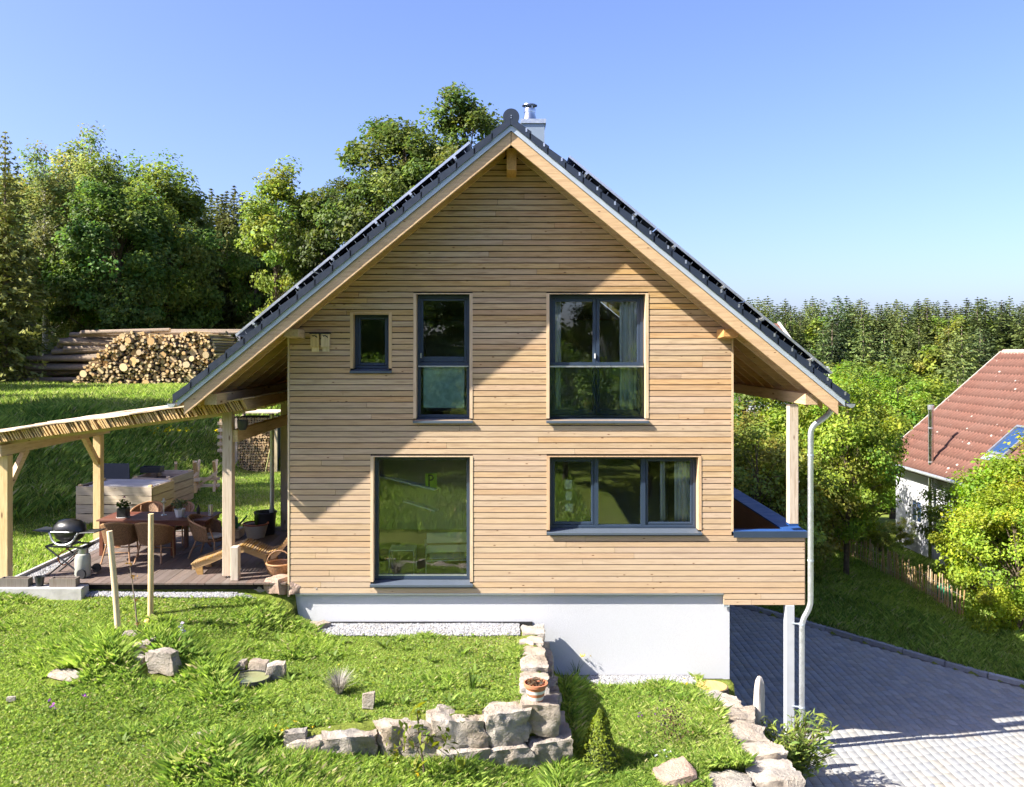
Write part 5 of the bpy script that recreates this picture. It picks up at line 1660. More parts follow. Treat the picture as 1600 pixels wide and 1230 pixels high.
def broadleaf(name, Ht, rx, crown_base, n_clumps, per, leaf, col, seed, trunk_r=.22, clump_r=.9, shape='oval', bark='bark', lump=.28, droop=None, minr=.35, trunk_vis=True):
    """returns [trunk mesh, crown mesh] of a tree standing at the origin"""
    rng = np.random.default_rng(seed)
    rz = (Ht - crown_base) / 2; cz = crown_base + rz
    C = crown_points(n_clumps, rng, rx, rz, cz, lump, shape, minr)
    mb = MB()
    lean = rng.normal(size=2) * .15
    tp = [(0, 0, -.3), (lean[0] * .3, lean[1] * .3, Ht * .2), (lean[0], lean[1], Ht * .45), (lean[0] * 1.4, lean[1] * .6, Ht * .72), (lean[0], lean[1], Ht * .93)]
    mb.tube(tp, [trunk_r * 1.25, trunk_r, trunk_r * .72, trunk_r * .4, trunk_r * .1], 9)
    def trunk_at(z):
        zs_ = [q[2] for q in tp]
        return np.array([np.interp(z, zs_, [q[0] for q in tp]), np.interp(z, zs_, [q[1] for q in tp]), z])
    order = rng.permutation(len(C))[:min(len(C), 60)]
    for i in order:
        c = C[i]
        z0 = min(max(crown_base * .75, c[2] - rx * .55 - .3 * rng.random()), Ht * .85)
        r0 = trunk_r * .34 * (1 - .6 * z0 / Ht)
        mb.tube(branch_path(trunk_at(z0), c, rng), [r0, r0 * .7, r0 * .45, r0 * .2], 5, False)
    trunk = mb.mesh('trunk', M[bark], True)
    P, Cc, Out = [], [], []
    col = np.array(col)
    for c in C:
        cr = clump_r * (.65 + .7 * rng.random())
        m = int(per * (.6 + .8 * rng.random()))
        d = rng.normal(size=(m, 3)); d /= np.linalg.norm(d, axis=1, keepdims=True)
        q = d * (cr * (rng.random((m, 1)) ** .5)) * np.array([1, 1, .72])
        if droop: q[:, 2] -= rng.random(m) ** 2 * droop
        P.append(c + q)
        k = 1 + .16 * rng.normal()
        cc = col * k * np.array([1 + .12 * rng.normal(), 1, 1 - .1 * rng.random()])
        Cc.append(np.repeat(cc[None], m, 0))
        ax = c - np.array([0, 0, cz]); ax = ax / (np.linalg.norm(ax) + 1e-6)
        Out.append(np.repeat((ax * .5)[None], m, 0) + d * .35)
    P = np.concatenate(P); Cc = np.concatenate(Cc); Out = np.concatenate(Out)
    P[:, 2] = np.maximum(P[:, 2], .12)
    v, f, c = leaf_quads(P, leaf, Cc, rng, .3, .62, Out, np.array([[0, 0, -1.2]]) if droop else None, .2, .1)
    o = mesh_np('crown', v, [f], M['leaf'], c, link_it=False); crown = o.data; bpy.data.objects.remove(o)
    return trunk, crown

def spruce(Ht, rb, base, whorls, per, seed, col=(.035, .06, .02), spray=.5, dens=9, trunk_r=.2, taper=.8):
    rng = np.random.default_rng(seed)
    mb = MB()
    mb.tube([(0, 0, -.3), (0, 0, Ht * .5), (0, 0, Ht)], [trunk_r, trunk_r * .6, .015], 8)
    P, D, N = [], [], []
    for w in range(whorls):
        t = (w / (whorls - 1)) ** .9
        z = base + (Ht - base) * t
        L = rb * (1 - t) ** taper * (.8 + .4 * rng.random()) + .12
        n = max(4, int(per * (.55 + .6 * (1 - t))))
        a0 = rng.random() * 6.28
        for k in range(n):
            a = a0 + 6.283 * k / n + rng.normal() * .2
            l = L * (.7 + .45 * rng.random())
            dr = np.array([math.cos(a), math.sin(a), 0])
            slope = -.32 + .5 * t + rng.normal() * .06
            if rng.random() < .25 and t < .8: mb.tube([(0, 0, z), tuple(dr * l * .8 + np.array([0, 0, z + slope * l * .8]))], [.03, .008], 4, False)
            m = max(3, int(dens * l / rb + 2))
            s = np.sort(rng.random(m)) * .95 + .05
            side = np.array([-dr[1], dr[0], 0])
            wd = (1 - s) * .28 * l + .06
            sd = rng.uniform(-1, 1, m)
            pt_ = dr[None] * (s * l)[:, None] + side[None] * (sd * wd)[:, None]
            pt_[:, 2] += z + slope * s * l + .12 * l * s ** 2 - rng.random(m) * .14 * l - np.abs(sd) * wd * .25
            P.append(pt_)
            D.append(dr[None] * .8 + side[None] * sd[:, None] * .8 + np.array([[0, 0, -.55]]))
    P = np.concatenate(P); D = np.concatenate(D)
    n = len(P)
    Nn = rng.normal(size=(n, 3)) * .55 + np.array([[0, 0, .8]])
    Nn /= np.linalg.norm(Nn, axis=1, keepdims=True)
    T = D + rng.normal(size=(n, 3)) * .3; T -= Nn * np.sum(T * Nn, 1, keepdims=True); T /= np.linalg.norm(T, axis=1, keepdims=True)
    B = np.cross(Nn, T)
    sz = spray * (.6 + .7 * rng.random((n, 1))) * (0.55 + .45 * np.clip((Ht - P[:, 2:3]) / Ht * 2, 0, 1))
    a_ = T * sz * .5; b_ = B * sz * .2
    V = np.stack([P - a_, P + b_ - a_ * .2, P + a_, P - b_ - a_ * .2], 1).reshape(-1, 3)
    C = np.array(col)[None] * np.clip(1 + .2 * rng.normal(size=(n, 1)), .4, 2) * (1 + rng.normal(size=(n, 1)) * np.array([[.08, .03, -.08]]))
    trunk = mb.mesh('trunk', M['bark_grey'], True)
    o = mesh_np('crown', V, [np.arange(n * 4).reshape(n, 4)], M['needle'], np.repeat(np.clip(C, .003, .5), 4, 0), link_it=False)
    cr = o.data; bpy.data.objects.remove(o)
    return trunk, cr

def plant_tree(name, meshes, label, cat, loc, rz=0, sc=1.0, group=None, sink=.1, scz=None):
    t = thing(name, label, cat, (loc[0], loc[1], loc[2] - sink), rz, group)
    t.scale = (sc, sc, sc if scz is None else scz)
    for nm, me in zip(('trunk', 'crown'), meshes): inst(nm, me, t)
    return t
def spot(px, depth):
    x = (px - 790) / FPX * depth; y = depth - CAM_D
    return (x, y, float(H(x, y)))
def top_h(py, depth, z0): return CAM_Z - (py - 548) / FPX * depth - z0

MAPLE = (.155, .215, .05); LIME = (.2, .275, .055); OAK = (.1, .14, .034); BIRCH = (.235, .27, .09)
T_maple = broadleaf('maple', 15.5, 4.6, .9, 150, 270, .27, MAPLE, 1, .3, 1.15, 'egg', lump=.3)
T_maple2 = broadleaf('maple2', 16, 4.2, 1.2, 135, 270, .27, (.165, .22, .05), 2, .28, 1.1, 'egg', lump=.35)
T_light = broadleaf('light', 15, 2.5, 4.2, 70, 190, .24, LIME, 3, .18, .85, 'egg', lump=.45, minr=.2)
T_oak = broadleaf('oak', 17, 5.0, 3.0, 165, 300, .27, OAK, 4, .4, 1.2, 'oval', lump=.32)
T_birch = broadleaf('birch', 18.5, 2.9, 3.0, 85, 210, .22, BIRCH, 5, .18, .85, 'egg', bark='birch_bark', lump=.3, droop=1.3, minr=.15)
T_spr = spruce(15, 3.0, .8, 44, 11, 6, (.19, .205, .06), .42, 40)
T_spr_bare = spruce(15.5, 2.2, 5.0, 40, 9, 7, (.14, .16, .05), .6, 18, .17)

forest = 'trees at the forest edge on the left'
def edge_tree(name, T, base_h, px, depth, top_py, label, rz, wide=1.0):
    p = spot(px, depth); h = top_h(top_py, depth, p[2]); s = h / base_h
    return plant_tree(name, T, label, 'tree', p, rz, s * wide, forest, scz=s)
edge_tree('spruce_tree', T_spr, 15, 8, 47, 204, 'tall olive green spruce at the left edge of the photo', .3, 1.05)
edge_tree('birch_tree', T_birch, 18.5, 70, 53, 212, 'drooping pale green birch beside the left edge spruce', 1.0, 1.15)
edge_tree('birch_tree', T_birch, 18.5, 138, 60, 182, 'tallest birch whose feathery top stands above the left trees', 2.2, .95)
edge_tree('maple_tree', T_maple, 15.5, 178, 52, 262, 'broad dark green maple left behind the log pile', 0.2, 1.0)
edge_tree('maple_tree', T_maple2, 16, 262, 56, 238, 'broad green maple right behind the middle of the log pile', 1.9, .95)
edge_tree('maple_tree', T_maple2, 16, 20, 58, 262, 'maple half hidden between spruce and birch on the left', 3.1, 1.1)
edge_tree('maple_tree', T_maple, 15.5, 112, 62, 232, 'maple filling the gap between the two birches', 4.2, 1.0)
edge_tree('maple_tree', T_maple2, 16, 205, 64, 250, 'maple standing further back between the two broad maples', 5.2, .9)
edge_tree('slender_tree', T_light, 15, 436, 50, 236, 'slender light green tree with a loose top left of the roof', .6, 1.0)
edge_tree('slender_tree', T_light, 15, 400, 58, 300, 'smaller loose light green tree behind the slender one', 2.6, .8)
edge_tree('oak_tree', T_oak, 17, 548, 50, 268, 'low dark crown behind the left roof slope, left of the two oaks', 0, .9)
edge_tree('oak_tree', T_oak, 17, 632, 48, 184, 'big dark oak behind the roof, its left shoulder', 2.0, .95)
edge_tree('oak_tree', T_oak, 17, 722, 47, 156, 'tallest dark oak behind the roof next to the ridge', 4.0, .9)
rfz = random.Random(33)
lab_b = 'tall bare trunked spruce standing in the dark wood behind'
for i, px in enumerate((306, 318, 330, 340, 347, 354, 366, 378, 392, 410, 424, 455, 475, 490, 505)):
    dep = rfz.uniform(58, 68); tp = rfz.uniform(288, 322)
    edge_tree('bare_spruce', T_spr_bare, 15.5, px, dep, tp, lab_b, rfz.uniform(0, 6))['group'] = 'bare trunked spruces left of the roof'
for i in range(52):
    px = rfz.uniform(-260, 860); dep = rfz.uniform(66, 92); 
    tp = rfz.uniform(300, 360) if px > 280 else rfz.uniform(270, 330)
    p = spot(px, dep); h = top_h(tp, dep, p[2]); s = h / 15
    plant_tree('wood_spruce', T_spr if i % 4 else T_spr_bare, 'spruce deep in the wood behind the forest edge', 'tree', p, rfz.uniform(0, 6), s * 1.15, 'spruces deep in the left wood', scz=s)
# out of the frame on the left: the wood comes closer and shades the bank
for i, (x, y, s, T) in enumerate(((-22.5, 4.5, .85, T_maple), (-26.5, 8.5, .95, T_maple2), (-30, 13, 1.0, T_spr), (-27, 4.0, .75, T_spr), (-33, 6, 1.0, T_oak), (-36, 20, 1.0, T_maple), (-40, 30, 1.1, T_oak))):
    plant_tree('shade_tree', T, 'tree of the wood left of the photo that shades the bank', 'tree', (x, y, float(H(x, y))), i * 1.3, s, 'trees left of the photo')
# behind the viewer: the far side of the meadow, seen in the window panes
for i in range(12):
    x = -38 + i * 6.4 + rfz.uniform(-1.5, 1.5); y = -30 - rfz.uniform(0, 9)
    T = (T_oak, T_maple, T_maple2, T_birch)[i % 4]
    plant_tree('meadow_tree', T, 'tree across the meadow, mirrored in the window panes', 'tree', (x, y, float(H(x, y))), i * .9, rfz.uniform(.7, .95), 'trees across the meadow')

# ---- right side: garden trees
T_a = broadleaf('garden_a', 6.6, 2.25, 1.5, 120, 210, .115, (.21, .3, .042), 11, .1, .52, 'oval', lump=.25)
T_b = broadleaf('garden_b', 5.4, 2.2, .3, 140, 260, .1, (.27, .34, .036), 12, .09, .5, 'egg', lump=.3)
T_c = broadleaf('garden_c', 5.0, 2.3, 1.6, 70, 190, .11, (.12, .18, .03), 13, .1, .5, 'oval', lump=.3)
T_h = broadleaf('hedge', 4.6, 2.2, .3, 90, 210, .1, (.22, .25, .05), 14, .08, .5, 'oval', lump=.3)
p = spot(1322, 27.5); plant_tree('garden_tree', T_a, 'bright green round garden tree behind the downpipe', 'tree', p, .4, .82, sink=.05, scz=.98)
p = spot(1275, 31.0); plant_tree('garden_tree', T_a, 'bright green tree between eave post and downpipe, further back', 'tree', p, 2.4, 1.1, sink=.6)
p = spot(1588, 23.0); plant_tree('yellow_bush', T_b, 'big yellow green bush at the right edge by the fence end', 'bush', p, .2, .8, sink=.1)
p = spot(1632, 24.5); plant_tree('yellow_bush', T_b, 'yellow green bush cut off by the right edge', 'bush', p, 1.9, 1.1, sink=.1)
p = spot(1522, 29.0); plant_tree('apple_tree', T_c, 'dark leaved apple tree before the white neighbour house', 'tree', p, 0.5, .8, sink=.0)
p = spot(1490, 33); plant_tree('apple_tree', T_c, 'loose apple tree at the far corner of the white neighbour house', 'tree', p, 2.5, .42, sink=.0)
p = spot(1180, 26.0); plant_tree('hedge_bush', T_h, 'olive shrub seen between house wall and eave post, left', 'bush', p, .5, 1.05, sink=.3)
p = spot(1232, 27.5); plant_tree('hedge_bush', T_h, 'olive shrub seen behind the right eave post', 'bush', p, 2.5, 1.0, sink=.3)
p = spot(1130, 30); plant_tree('hedge_bush', T_h, 'olive shrub hidden behind the house corner', 'bush', p, 4.1, 1.15, sink=.3)
p = spot(1165, 33); plant_tree('garden_tree', T_c, 'dark tree showing under the right eave beam', 'tree', p, 1.5, 1.35, sink=.2)
p = spot(1215, 36); plant_tree('garden_tree', T_c, 'dark tree showing left of the eave post under the beam', 'tree', p, 3.5, 1.3, sink=.2)
p = spot(1408, 42); plant_tree('garden_tree', T_a, 'leafy tree left of the red roof verge', 'tree', p, 5, 1.25, sink=.2)
p = spot(1350, 47); plant_tree('garden_tree', T_h, 'pale green tree behind the bright garden tree', 'tree', p, 1, 1.9, sink=.2)
p = spot(1395, 55); plant_tree('garden_tree', T_c, 'dark green tree beyond the red roof', 'tree', p, 2, 2.0, sink=.2)
p = spot(1310, 52); plant_tree('garden_tree', T_a, 'light green tree beyond the garden, near the forest foot', 'tree', p, 3, 1.45, sink=.2)
for i, (px, dep, s) in enumerate(((1285, 35, .42), (1375, 33, .3), (1352, 33, .34), (1500, 29.5, .3), (1310, 34, .45), (1405, 37, .3))):
    p = spot(px, dep); plant_tree('low_bush', T_h, ['low green bush at the left end of the picket fence', 'low green bush right of the round garden tree trunk', 'low green bush behind the fence left of the white house', 'low green bush before the white wall near the yellow bush', 'low bush half hidden behind the garden tree trunk', 'low green bush at the foot of the white house wall'][i], 'bush', p, i, s, 'low bushes beside the picket fence', .1)

# ---- the forest on the far hillside
SP = [spruce(20, 3.6 + .5 * k, .6, 34, 9, 40 + k, c_, .82, 27, .22, .64 - .06 * k) for k, c_ in enumerate(((.085, .115, .036), (.115, .145, .042), (.07, .098, .036), (.1, .125, .034)))]
BL = [broadleaf('hill_broadleaf', 15, 4.0, 1.5, 45, 85, .6, (.2, .25, .045), 50, .25, 1.5, 'oval', lump=.3)]
rh = random.Random(77); cnt = 0
rows = [(84, 15, 572, 625), (104, 19, 532, 592), (146, 27, 494, 542), (212, 46, 462, 492), (256, 60, 466, 482)]
for dep, n, pa_, pb_ in rows:
    px0, px1 = 1090, 1690
    for i in range(n):
        px = px0 + (px1 - px0) * (i + rh.uniform(.1, .9)) / n
        dd = dep * rh.uniform(.95, 1.06)
        p = spot(px, dd); hgt = max(5.0, top_h(rh.uniform(pa_, pb_), dd, p[2]))
        if rh.random() < (.6 if dep < 95 else .35 if dep < 140 else .2):
            plant_tree('hill_broadleaf', BL[0], 'light green leafy tree among the spruces of the far hillside', 'tree', p, rh.uniform(0, 6), hgt / 15 * .8, 'leafy trees on the far hillside')
        else:
            plant_tree('hill_spruce', SP[rh.randrange(4)], 'dark spruce of the forest on the far hillside', 'tree', p, rh.uniform(0, 6), hgt / 20 * rh.uniform(1.0, 1.6), 'spruces on the far hillside', scz=hgt / 20)
        cnt += 1
# shrubs in the meadow behind the viewer, dark in the upper half of the panes
for i, (x, y, s, T) in enumerate(((-9, -19, .8, T_h), (-5.5, -22, 1.1, T_c), (2.5, -19.5, 1.15, T_c), (5.8, -18.5, 1.2, T_h), (9, -20, 1.3, T_c), (12, -17, 1.1, T_h), (-13, -24, 1.3, T_c), (.2, -25, 1.3, T_h), (15, -22, 1.4, T_c))):
    plant_tree('meadow_shrub', T, 'shrub across the meadow, mirrored in the window panes', 'bush', (x, y, float(H(x, y))), i * 1.1, s, 'shrubs across the meadow')

# ------------------------------------------------------------------ log pile at the forest edge
def two_mat_log(L, n, seed, endcol):
    rng = random.Random(seed)
    mb = MB(); rs_ = [1 + .06 * math.sin(2 * 6.283 * k / n + seed) + rng.uniform(-.03, .03) for k in range(n)]
    for y in (0, L):
        for k in range(n):
            a = 6.283 * k / n; mb.v.append((rs_[k] * math.cos(a), y, rs_[k] * math.sin(a)))
    for k in range(n):
        k2 = (k + 1) % n; mb.f.append((k2, k, n + k, n + k2))
    mb.f.append(tuple(range(n))); mb.f.append(tuple(n + k for k in reversed(range(n))))
    me = mb.mesh('log', M['bark_grey']); me.materials.append(endcol)
    for p in me.polygons:
        if len(p.vertices) == n: p.material_index = 1
        else: p.use_smooth = True
    return me
def end_mat(name, c):
    t = NT(name)
    tc = t.coord((1, 1, 1))
    g = t.noise(tc, 3.0, 5, .6)
    w = t.n('ShaderNodeTexWave', wave_type='RINGS', rings_direction='Y'); w.inputs['Scale'].default_value = 3.5; w.inputs['Distortion'].default_value = 1.0
    t.l(tc, w.inputs['Vector'])
    col = t.ramp(g, [(.3, scale_rgb(c, .8)), (.7, scale_rgb(c, 1.15))])
    col = t.mix(t.math('MULTIPLY', w.outputs['Fac'], .22), col, (c[0] * .7, c[1] * .55, c[2] * .4))
    oi = t.n('ShaderNodeObjectInfo'); hs = t.n('ShaderNodeHueSaturation')
    t.l(t.math('ADD', t.math('MULTIPLY', oi.outputs['Random'], .5), .72), hs.inputs['Value']); t.l(col, hs.inputs['Color'])
    t.pbr(hs.outputs[0], .85, 0, None, .2)
    return t.m
ENDS = [end_mat('log_end_pale', (.72, .55, .31)), end_mat('log_end_orange', (.68, .44, .2)), end_mat('log_end_grey', (.62, .48, .3))]
log_me = [two_mat_log(4.0, 11, k, ENDS[k % 3]) for k in range(6)]
rl_ = random.Random(12)
PX0, PX1, PD = 100, 352, 45.5
lx0 = (PX0 - 790) / FPX * PD; lx1 = (PX1 - 790) / FPX * PD; ly = PD - CAM_D
zb = min(float(H(lx0, ly)), float(H(lx1, ly))) - .05
def pile_h(s): return min(.15 + s * 1.05, 3.1 + .12 * math.sin(s * 2.1), .3 + (lx1 - lx0 - s) * 3.2)
placed = []
tries = 0
while tries < 30000:
    tries += 1
    r_ = rl_.choice((.05, .055, .06, .07, .075, .085, .09, .1)) if rl_.random() < .93 else rl_.uniform(.12, .2)
    if tries < 70: r_ = rl_.uniform(.13, .22)
    s = rl_.uniform(.1, lx1 - lx0); z = rl_.uniform(r_, 3.3)
    if z + r_ > pile_h(s) : continue
    if all((s - a) ** 2 + (z - b) ** 2 > (r_ + c) ** 2 * .93 for a, b, c in placed): placed.append((s, z, r_))
placed.sort(key=lambda q: -q[2])
rest_mb = MB()
for i, (s, z, r_) in enumerate(placed):
    yo = rl_.uniform(-.3, .3)
    loc = (lx0 + s, ly + yo + .02 * s, zb + z)
    if i < 300:
        o = inst('log', log_me[rl_.randrange(6)], None, loc, (0, rl_.uniform(0, 6), rl_.uniform(-.02, .05)), (r_, 1, r_))
        tag(o, 'sawn log with pale round end stacked in the tall pile at the forest edge', 'log', 'logs in the tall pile')
    else: rest_mb.tube([loc, (loc[0] - .1, loc[1] + 4, loc[2])], r_, 8)
if rest_mb.v: tag(rest_mb.build('small_logs', ENDS[0]), 'thin logs filling the gaps of the tall pile', 'logs', 'logs in the tall pile', 'stuff')
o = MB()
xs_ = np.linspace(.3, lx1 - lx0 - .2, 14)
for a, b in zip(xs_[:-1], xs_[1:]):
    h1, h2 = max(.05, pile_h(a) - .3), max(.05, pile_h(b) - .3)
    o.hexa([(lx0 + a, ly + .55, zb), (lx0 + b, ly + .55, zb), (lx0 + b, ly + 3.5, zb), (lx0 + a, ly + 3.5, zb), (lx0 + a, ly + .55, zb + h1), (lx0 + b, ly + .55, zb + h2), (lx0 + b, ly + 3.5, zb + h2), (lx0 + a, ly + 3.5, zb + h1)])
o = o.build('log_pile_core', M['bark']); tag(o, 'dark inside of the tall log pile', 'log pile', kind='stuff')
# logs lying lengthwise at the left end and on top
long_me = two_mat_log(6.0, 9, 9, ENDS[2])
for i in range(66):
    lvl = i // 8; r_ = rl_.uniform(.11, .2)
    x = lx0 - 4.6 + lvl * .55 + rl_.uniform(-.5, .5); y = ly + 1.6 + (i % 8) * .3 + rl_.uniform(-.1, .1); z = zb + .15 + lvl * .36 + rl_.uniform(-.1, .15)
    o = inst('long_log', long_me, None, (x, y, z), (rl_.uniform(-.02, .06), 0, -math.pi / 2 + rl_.uniform(-.12, .12)), (r_, rl_.uniform(.75, 1.0), r_))
    tag(o, 'long barked log lying lengthwise at the left end of the pile', 'log', 'logs lying lengthwise')
for i in range(5):
    o = inst('long_log', long_me, None, (lx0 + .8 + i * 1.2, ly + 2.2 + .3 * (i % 2), zb + 3.15 + .1 * (i % 2)), (0, 0, -math.pi / 2 + rl_.uniform(-.06, .06)), (.12, .8, .12))
    tag(o, 'dark log lying lengthwise on top of the tall pile', 'log', 'logs on top of the pile')
for i in range(5):
    o = inst('long_log', long_me, None, (lx1 + .3, ly + 5 + .4 * i, zb + .3 + 1.6 * (i / 4.0) + .6), (0, 0, -math.pi / 2), (.14, .8, .14))
    tag(o, 'dark log lying lengthwise at the right end of the pile', 'log', 'logs right of the pile')

# ------------------------------------------------------------------ neighbour with the red roof
def red_tile_mat(edge_shade=False):
    t = NT('red_clay_tile')
    v = t.coord()
    g = t.noise(v, .7, 5, .6); g2 = t.noise(v, 9, 4)
    col = t.ramp(g2, [(.3, (.115, .05, .036)), (.7, (.17, .08, .056))])
    col = t.mix(t.ramp(g, [(.4, 0.0), (.7, .45)]), col, (.15, .085, .066))
    vo = t.n('ShaderNodeTexVoronoi'); vo.inputs['Scale'].default_value = 2.0; t.l(v, vo.inputs['Vector'])
    col = t.mix(t.ramp(vo.outputs['Distance'], [(.06, .85), (.12, 0.0)]), col, (.6, .56, .5))
    if edge_shade:  # painted shade of the tile courses, held in the vertex colour
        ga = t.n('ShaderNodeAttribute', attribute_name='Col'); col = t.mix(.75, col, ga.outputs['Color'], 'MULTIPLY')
    t.pbr(col, .8, 0, t.bump(g2, .2, .01), .25)
    return t.m
RED = red_tile_mat(); RED_SHADED = red_tile_mat(True)
nh = thing('neighbour_house', 'white neighbour house with a big red tiled roof at right', 'house', (0, 0, 0))
NX0, NX1, NY0, NY1 = 17.7, 27.7, 6.0, 23.2
NZE, NSL = -.75, .88
MB().box(NX0, NX1, NY0, NY1, -7.5, -1.0).build('wall', M['plaster'], nh)
MB().prism_xz([(NX0, -.999), (NX1, -.999), (22.7, 3.75)], NY1 - .3, NY1 - .001).build('gable_wall', M['plaster'], nh)
def roof_courses(x_eave, z_eave, slope, run, y0, y1, n_c, mat, parent, sgn=1, roll=.24, step=.06):
    ys_ = np.arange(y0, y1 + .001, roll / 4)
    prof_ = np.array([0, .045, .06, .02])
    V, F, CC = [], [], []; n = len(ys_); w = run / n_c; rngt = np.random.default_rng(3)
    for c in range(n_c):
        for (rr_, dz) in ((c * w, 0.0), (c * w, step + .0), ((c + 1) * w, step * .3)):
            z = z_eave + slope * rr_ + dz + prof_[np.arange(n) % 4] * (1.0 if dz else 0.0)
            V.append(np.stack([np.full(n, x_eave + sgn * rr_), ys_, z], -1))
            g_ = (np.array([.62, 1, 1, .8])[np.arange(n) % 4]) * (1.0 if rr_ > c * w + .01 else .5) * rngt.normal(1, .07, n)   # shade under the lower edge and in the grooves, painted into the colour
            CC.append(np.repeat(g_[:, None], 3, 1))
        b = c * 3 * n; i = np.arange(n - 1)
        for r_ in (0, 1):
            q = np.stack([b + r_ * n + i, b + (r_ + 1) * n + i, b + (r_ + 1) * n + i + 1, b + r_ * n + i + 1], -1)
            F.append(q if sgn > 0 else q[:, ::-1])
    o = mesh_np('roof_tiles', np.concatenate(V), [np.concatenate(F)], mat, np.concatenate(CC), parent)
    return tag(o, kind='stuff')
nroof = MB().prism_xz([(17.15, NZE - .04), (22.7, NZE + 5.55 * NSL - .04), (28.25, NZE - .04), (28.25, NZE - .2), (22.7, NZE + 5.55 * NSL - .22), (17.15, NZE - .2)][::-1], NY0 - .4, NY1 + .35).build('roof', RED, nh)
roof_courses(17.15, NZE - .03, NSL, 5.55, NY0 - .4, NY1 + .35, 15, RED_SHADED, nroof)
roof_courses(28.25, NZE - .03, NSL, 5.55, NY0 - .4, NY1 + .35, 15, RED_SHADED, nroof, -1)
rd2 = MB()
for k in range(50): rd2.tube([(22.7, NY0 - .4 + k * .355, NZE + 5.55 * NSL + .0), (22.7, NY0 - .4 + (k + 1.05) * .355, NZE + 5.55 * NSL + .0)], [.13, .12], 8)
rd2.build('ridge_tiles', plain('weathered_ridge', (.42, .3, .25), .9, 0, .3, 6), nroof, smooth=True)
MB().tube([(17.08, NY0 - .4, NZE - .06), (17.08, NY1 + .35, NZE - .06)], .07, 10).build('gutter', M['zinc'], nh, smooth=True)
vg = MB().beam((17.15, NY1 + .36, NZE + .0), (22.7, NY1 + .36, NZE + 5.55 * NSL), .05, .12); vg.build('verge_trim', plain('weathered_verge', (.4, .36, .32), .9), nroof)
yk_ = 19.6
pi_ = MB().tube([(17.5, yk_, -5.2), (17.5, yk_, at(1457, 640, y=yk_).z)], .1, 16).build('flue', M['steel'], nh, smooth=True)
for z in (1.0, -.4, -2.2): MB().cyl((17.5, yk_, z), (17.5, yk_, z + .05), .108, .108, 16).build('flue_band', M['alu'], pi_, smooth=True)
MB().cyl((17.5, yk_, at(1457, 640, y=yk_).z + .002), (17.5, yk_, at(1457, 633, y=yk_).z), .125, .125, 16).build('flue_cap', M['alu'], pi_, smooth=True)
# skylight
def on_roof(px, py):
    a, b = (px - 790) / FPX, (py - 548) / FPX     # x = a d ; 4.2 - b d = NZE + (a d - 17.15) * NSL
    d = (CAM_Z - NZE + 17.15 * NSL) / (a * NSL + b)
    return Vector((a * d, d - CAM_D, CAM_Z - b * d))
A_, B_, C_ = on_roof(1545, 711), on_roof(1573, 716), on_roof(1589, 668)
rn = (B_ - A_).cross(C_ - A_).normalized(); rn = rn if rn.z > 0 else -rn
ey = Vector((0, -1, 0)); es = Vector((1, 0, NSL)).normalized()
Wd = (A_.y - B_.y); Ld = (C_ - A_).dot(es)
nrm_ = es.cross(ey).normalized(); nrm_ = nrm_ if nrm_.z > 0 else -nrm_
def sk_box(mb, u0, u1, v0, v1, h0, h1):
    P = lambda u, v, h: A_ + ey * u + es * v + nrm_ * h
    return mb.hexa([P(u0, v0, h0), P(u1, v0, h0), P(u1, v1, h0), P(u0, v1, h0), P(u0, v0, h1), P(u1, v0, h1), P(u1, v1, h1), P(u0, v1, h1)])
mb = MB(); w_ = .09
sk_box(mb, 0, Wd, 0, w_, .05, .16); sk_box(mb, 0, Wd, Ld - w_, Ld, .05, .16); sk_box(mb, 0, w_, w_, Ld - w_, .05, .16); sk_box(mb, Wd - w_, Wd, w_, Ld - w_, .05, .16)
sk_ = mb.build('skylight', M['grey_metal'], nroof)
sk_box(MB(), w_, Wd - w_, w_, Ld - w_, .08, .1).build('skylight_glass', plain('dark_glass', (.02, .05, .13), .08), nroof)
sk_box(MB(), -.1, Wd + .1, -.3, -.005, .06, .075).build('skylight_apron', M['zinc'], nroof)
# windows in the white wall
for (ya, yb, za, zb_) in ((20.9, 21.9, -5.2, -4.5), (17.2, 18.2, -5.0, -4.3), (20.7, 21.6, -3.2, -2.2), (17.3, 18.2, -3.2, -2.2), (12, 13.2, -3.2, -2.0)):
    wn = MB().box(NX0 - .04, NX0 + .001, ya, yb, za, za + .07).box(NX0 - .04, NX0 + .001, ya, yb, zb_ - .07, zb_).box(NX0 - .04, NX0 + .001, ya, ya + .07, za + .07, zb_ - .07).box(NX0 - .04, NX0 + .001, yb - .07, yb, za + .07, zb_ - .07).box(NX0 - .04, NX0 + .001, (ya + yb) / 2 - .03, (ya + yb) / 2 + .03, za + .07, zb_ - .07).build('window', M['white'], nh)
    MB().box(NX0 - .015, NX0 - .005, ya + .07, yb - .07, za + .07, zb_ - .07).build('pane', bpy.data.materials['dark_glass'], wn)

# ---- house further back, showing above the right roof edge
h2 = thing('distant_house', 'house with brown tiled roof showing above the right roof edge', 'house', (0, 0, 0))
hx0, hx1 = 7.0, 15.4
MB().box(hx0 + .4, hx1 - .3, 28.3, 35, -7, 3.2).build('wall', plain('bluish_render', (.55, .58, .62), .9), h2)
r2 = MB().prism_yz([(27.6, 3.35), (32.5, 5.7), (37.4, 3.35), (37.4, 3.15), (32.5, 5.5), (27.6, 3.15)], hx0, hx1).build('roof', RED, h2)
tl = MB()
for k in range(12):
    y0 = 27.6 + k * .41; z0 = 3.36 + k * .1968
    tl.hexa([(hx0, y0, z0), (hx1 - .1, y0, z0), (hx1 - .1, y0 + .41, z0 + .1968), (hx0, y0 + .41, z0 + .1968), (hx0, y0, z0 + .05), (hx1 - .1, y0, z0 + .05), (hx1 - .1, y0 + .41, z0 + .207), (hx0, y0 + .41, z0 + .207)])
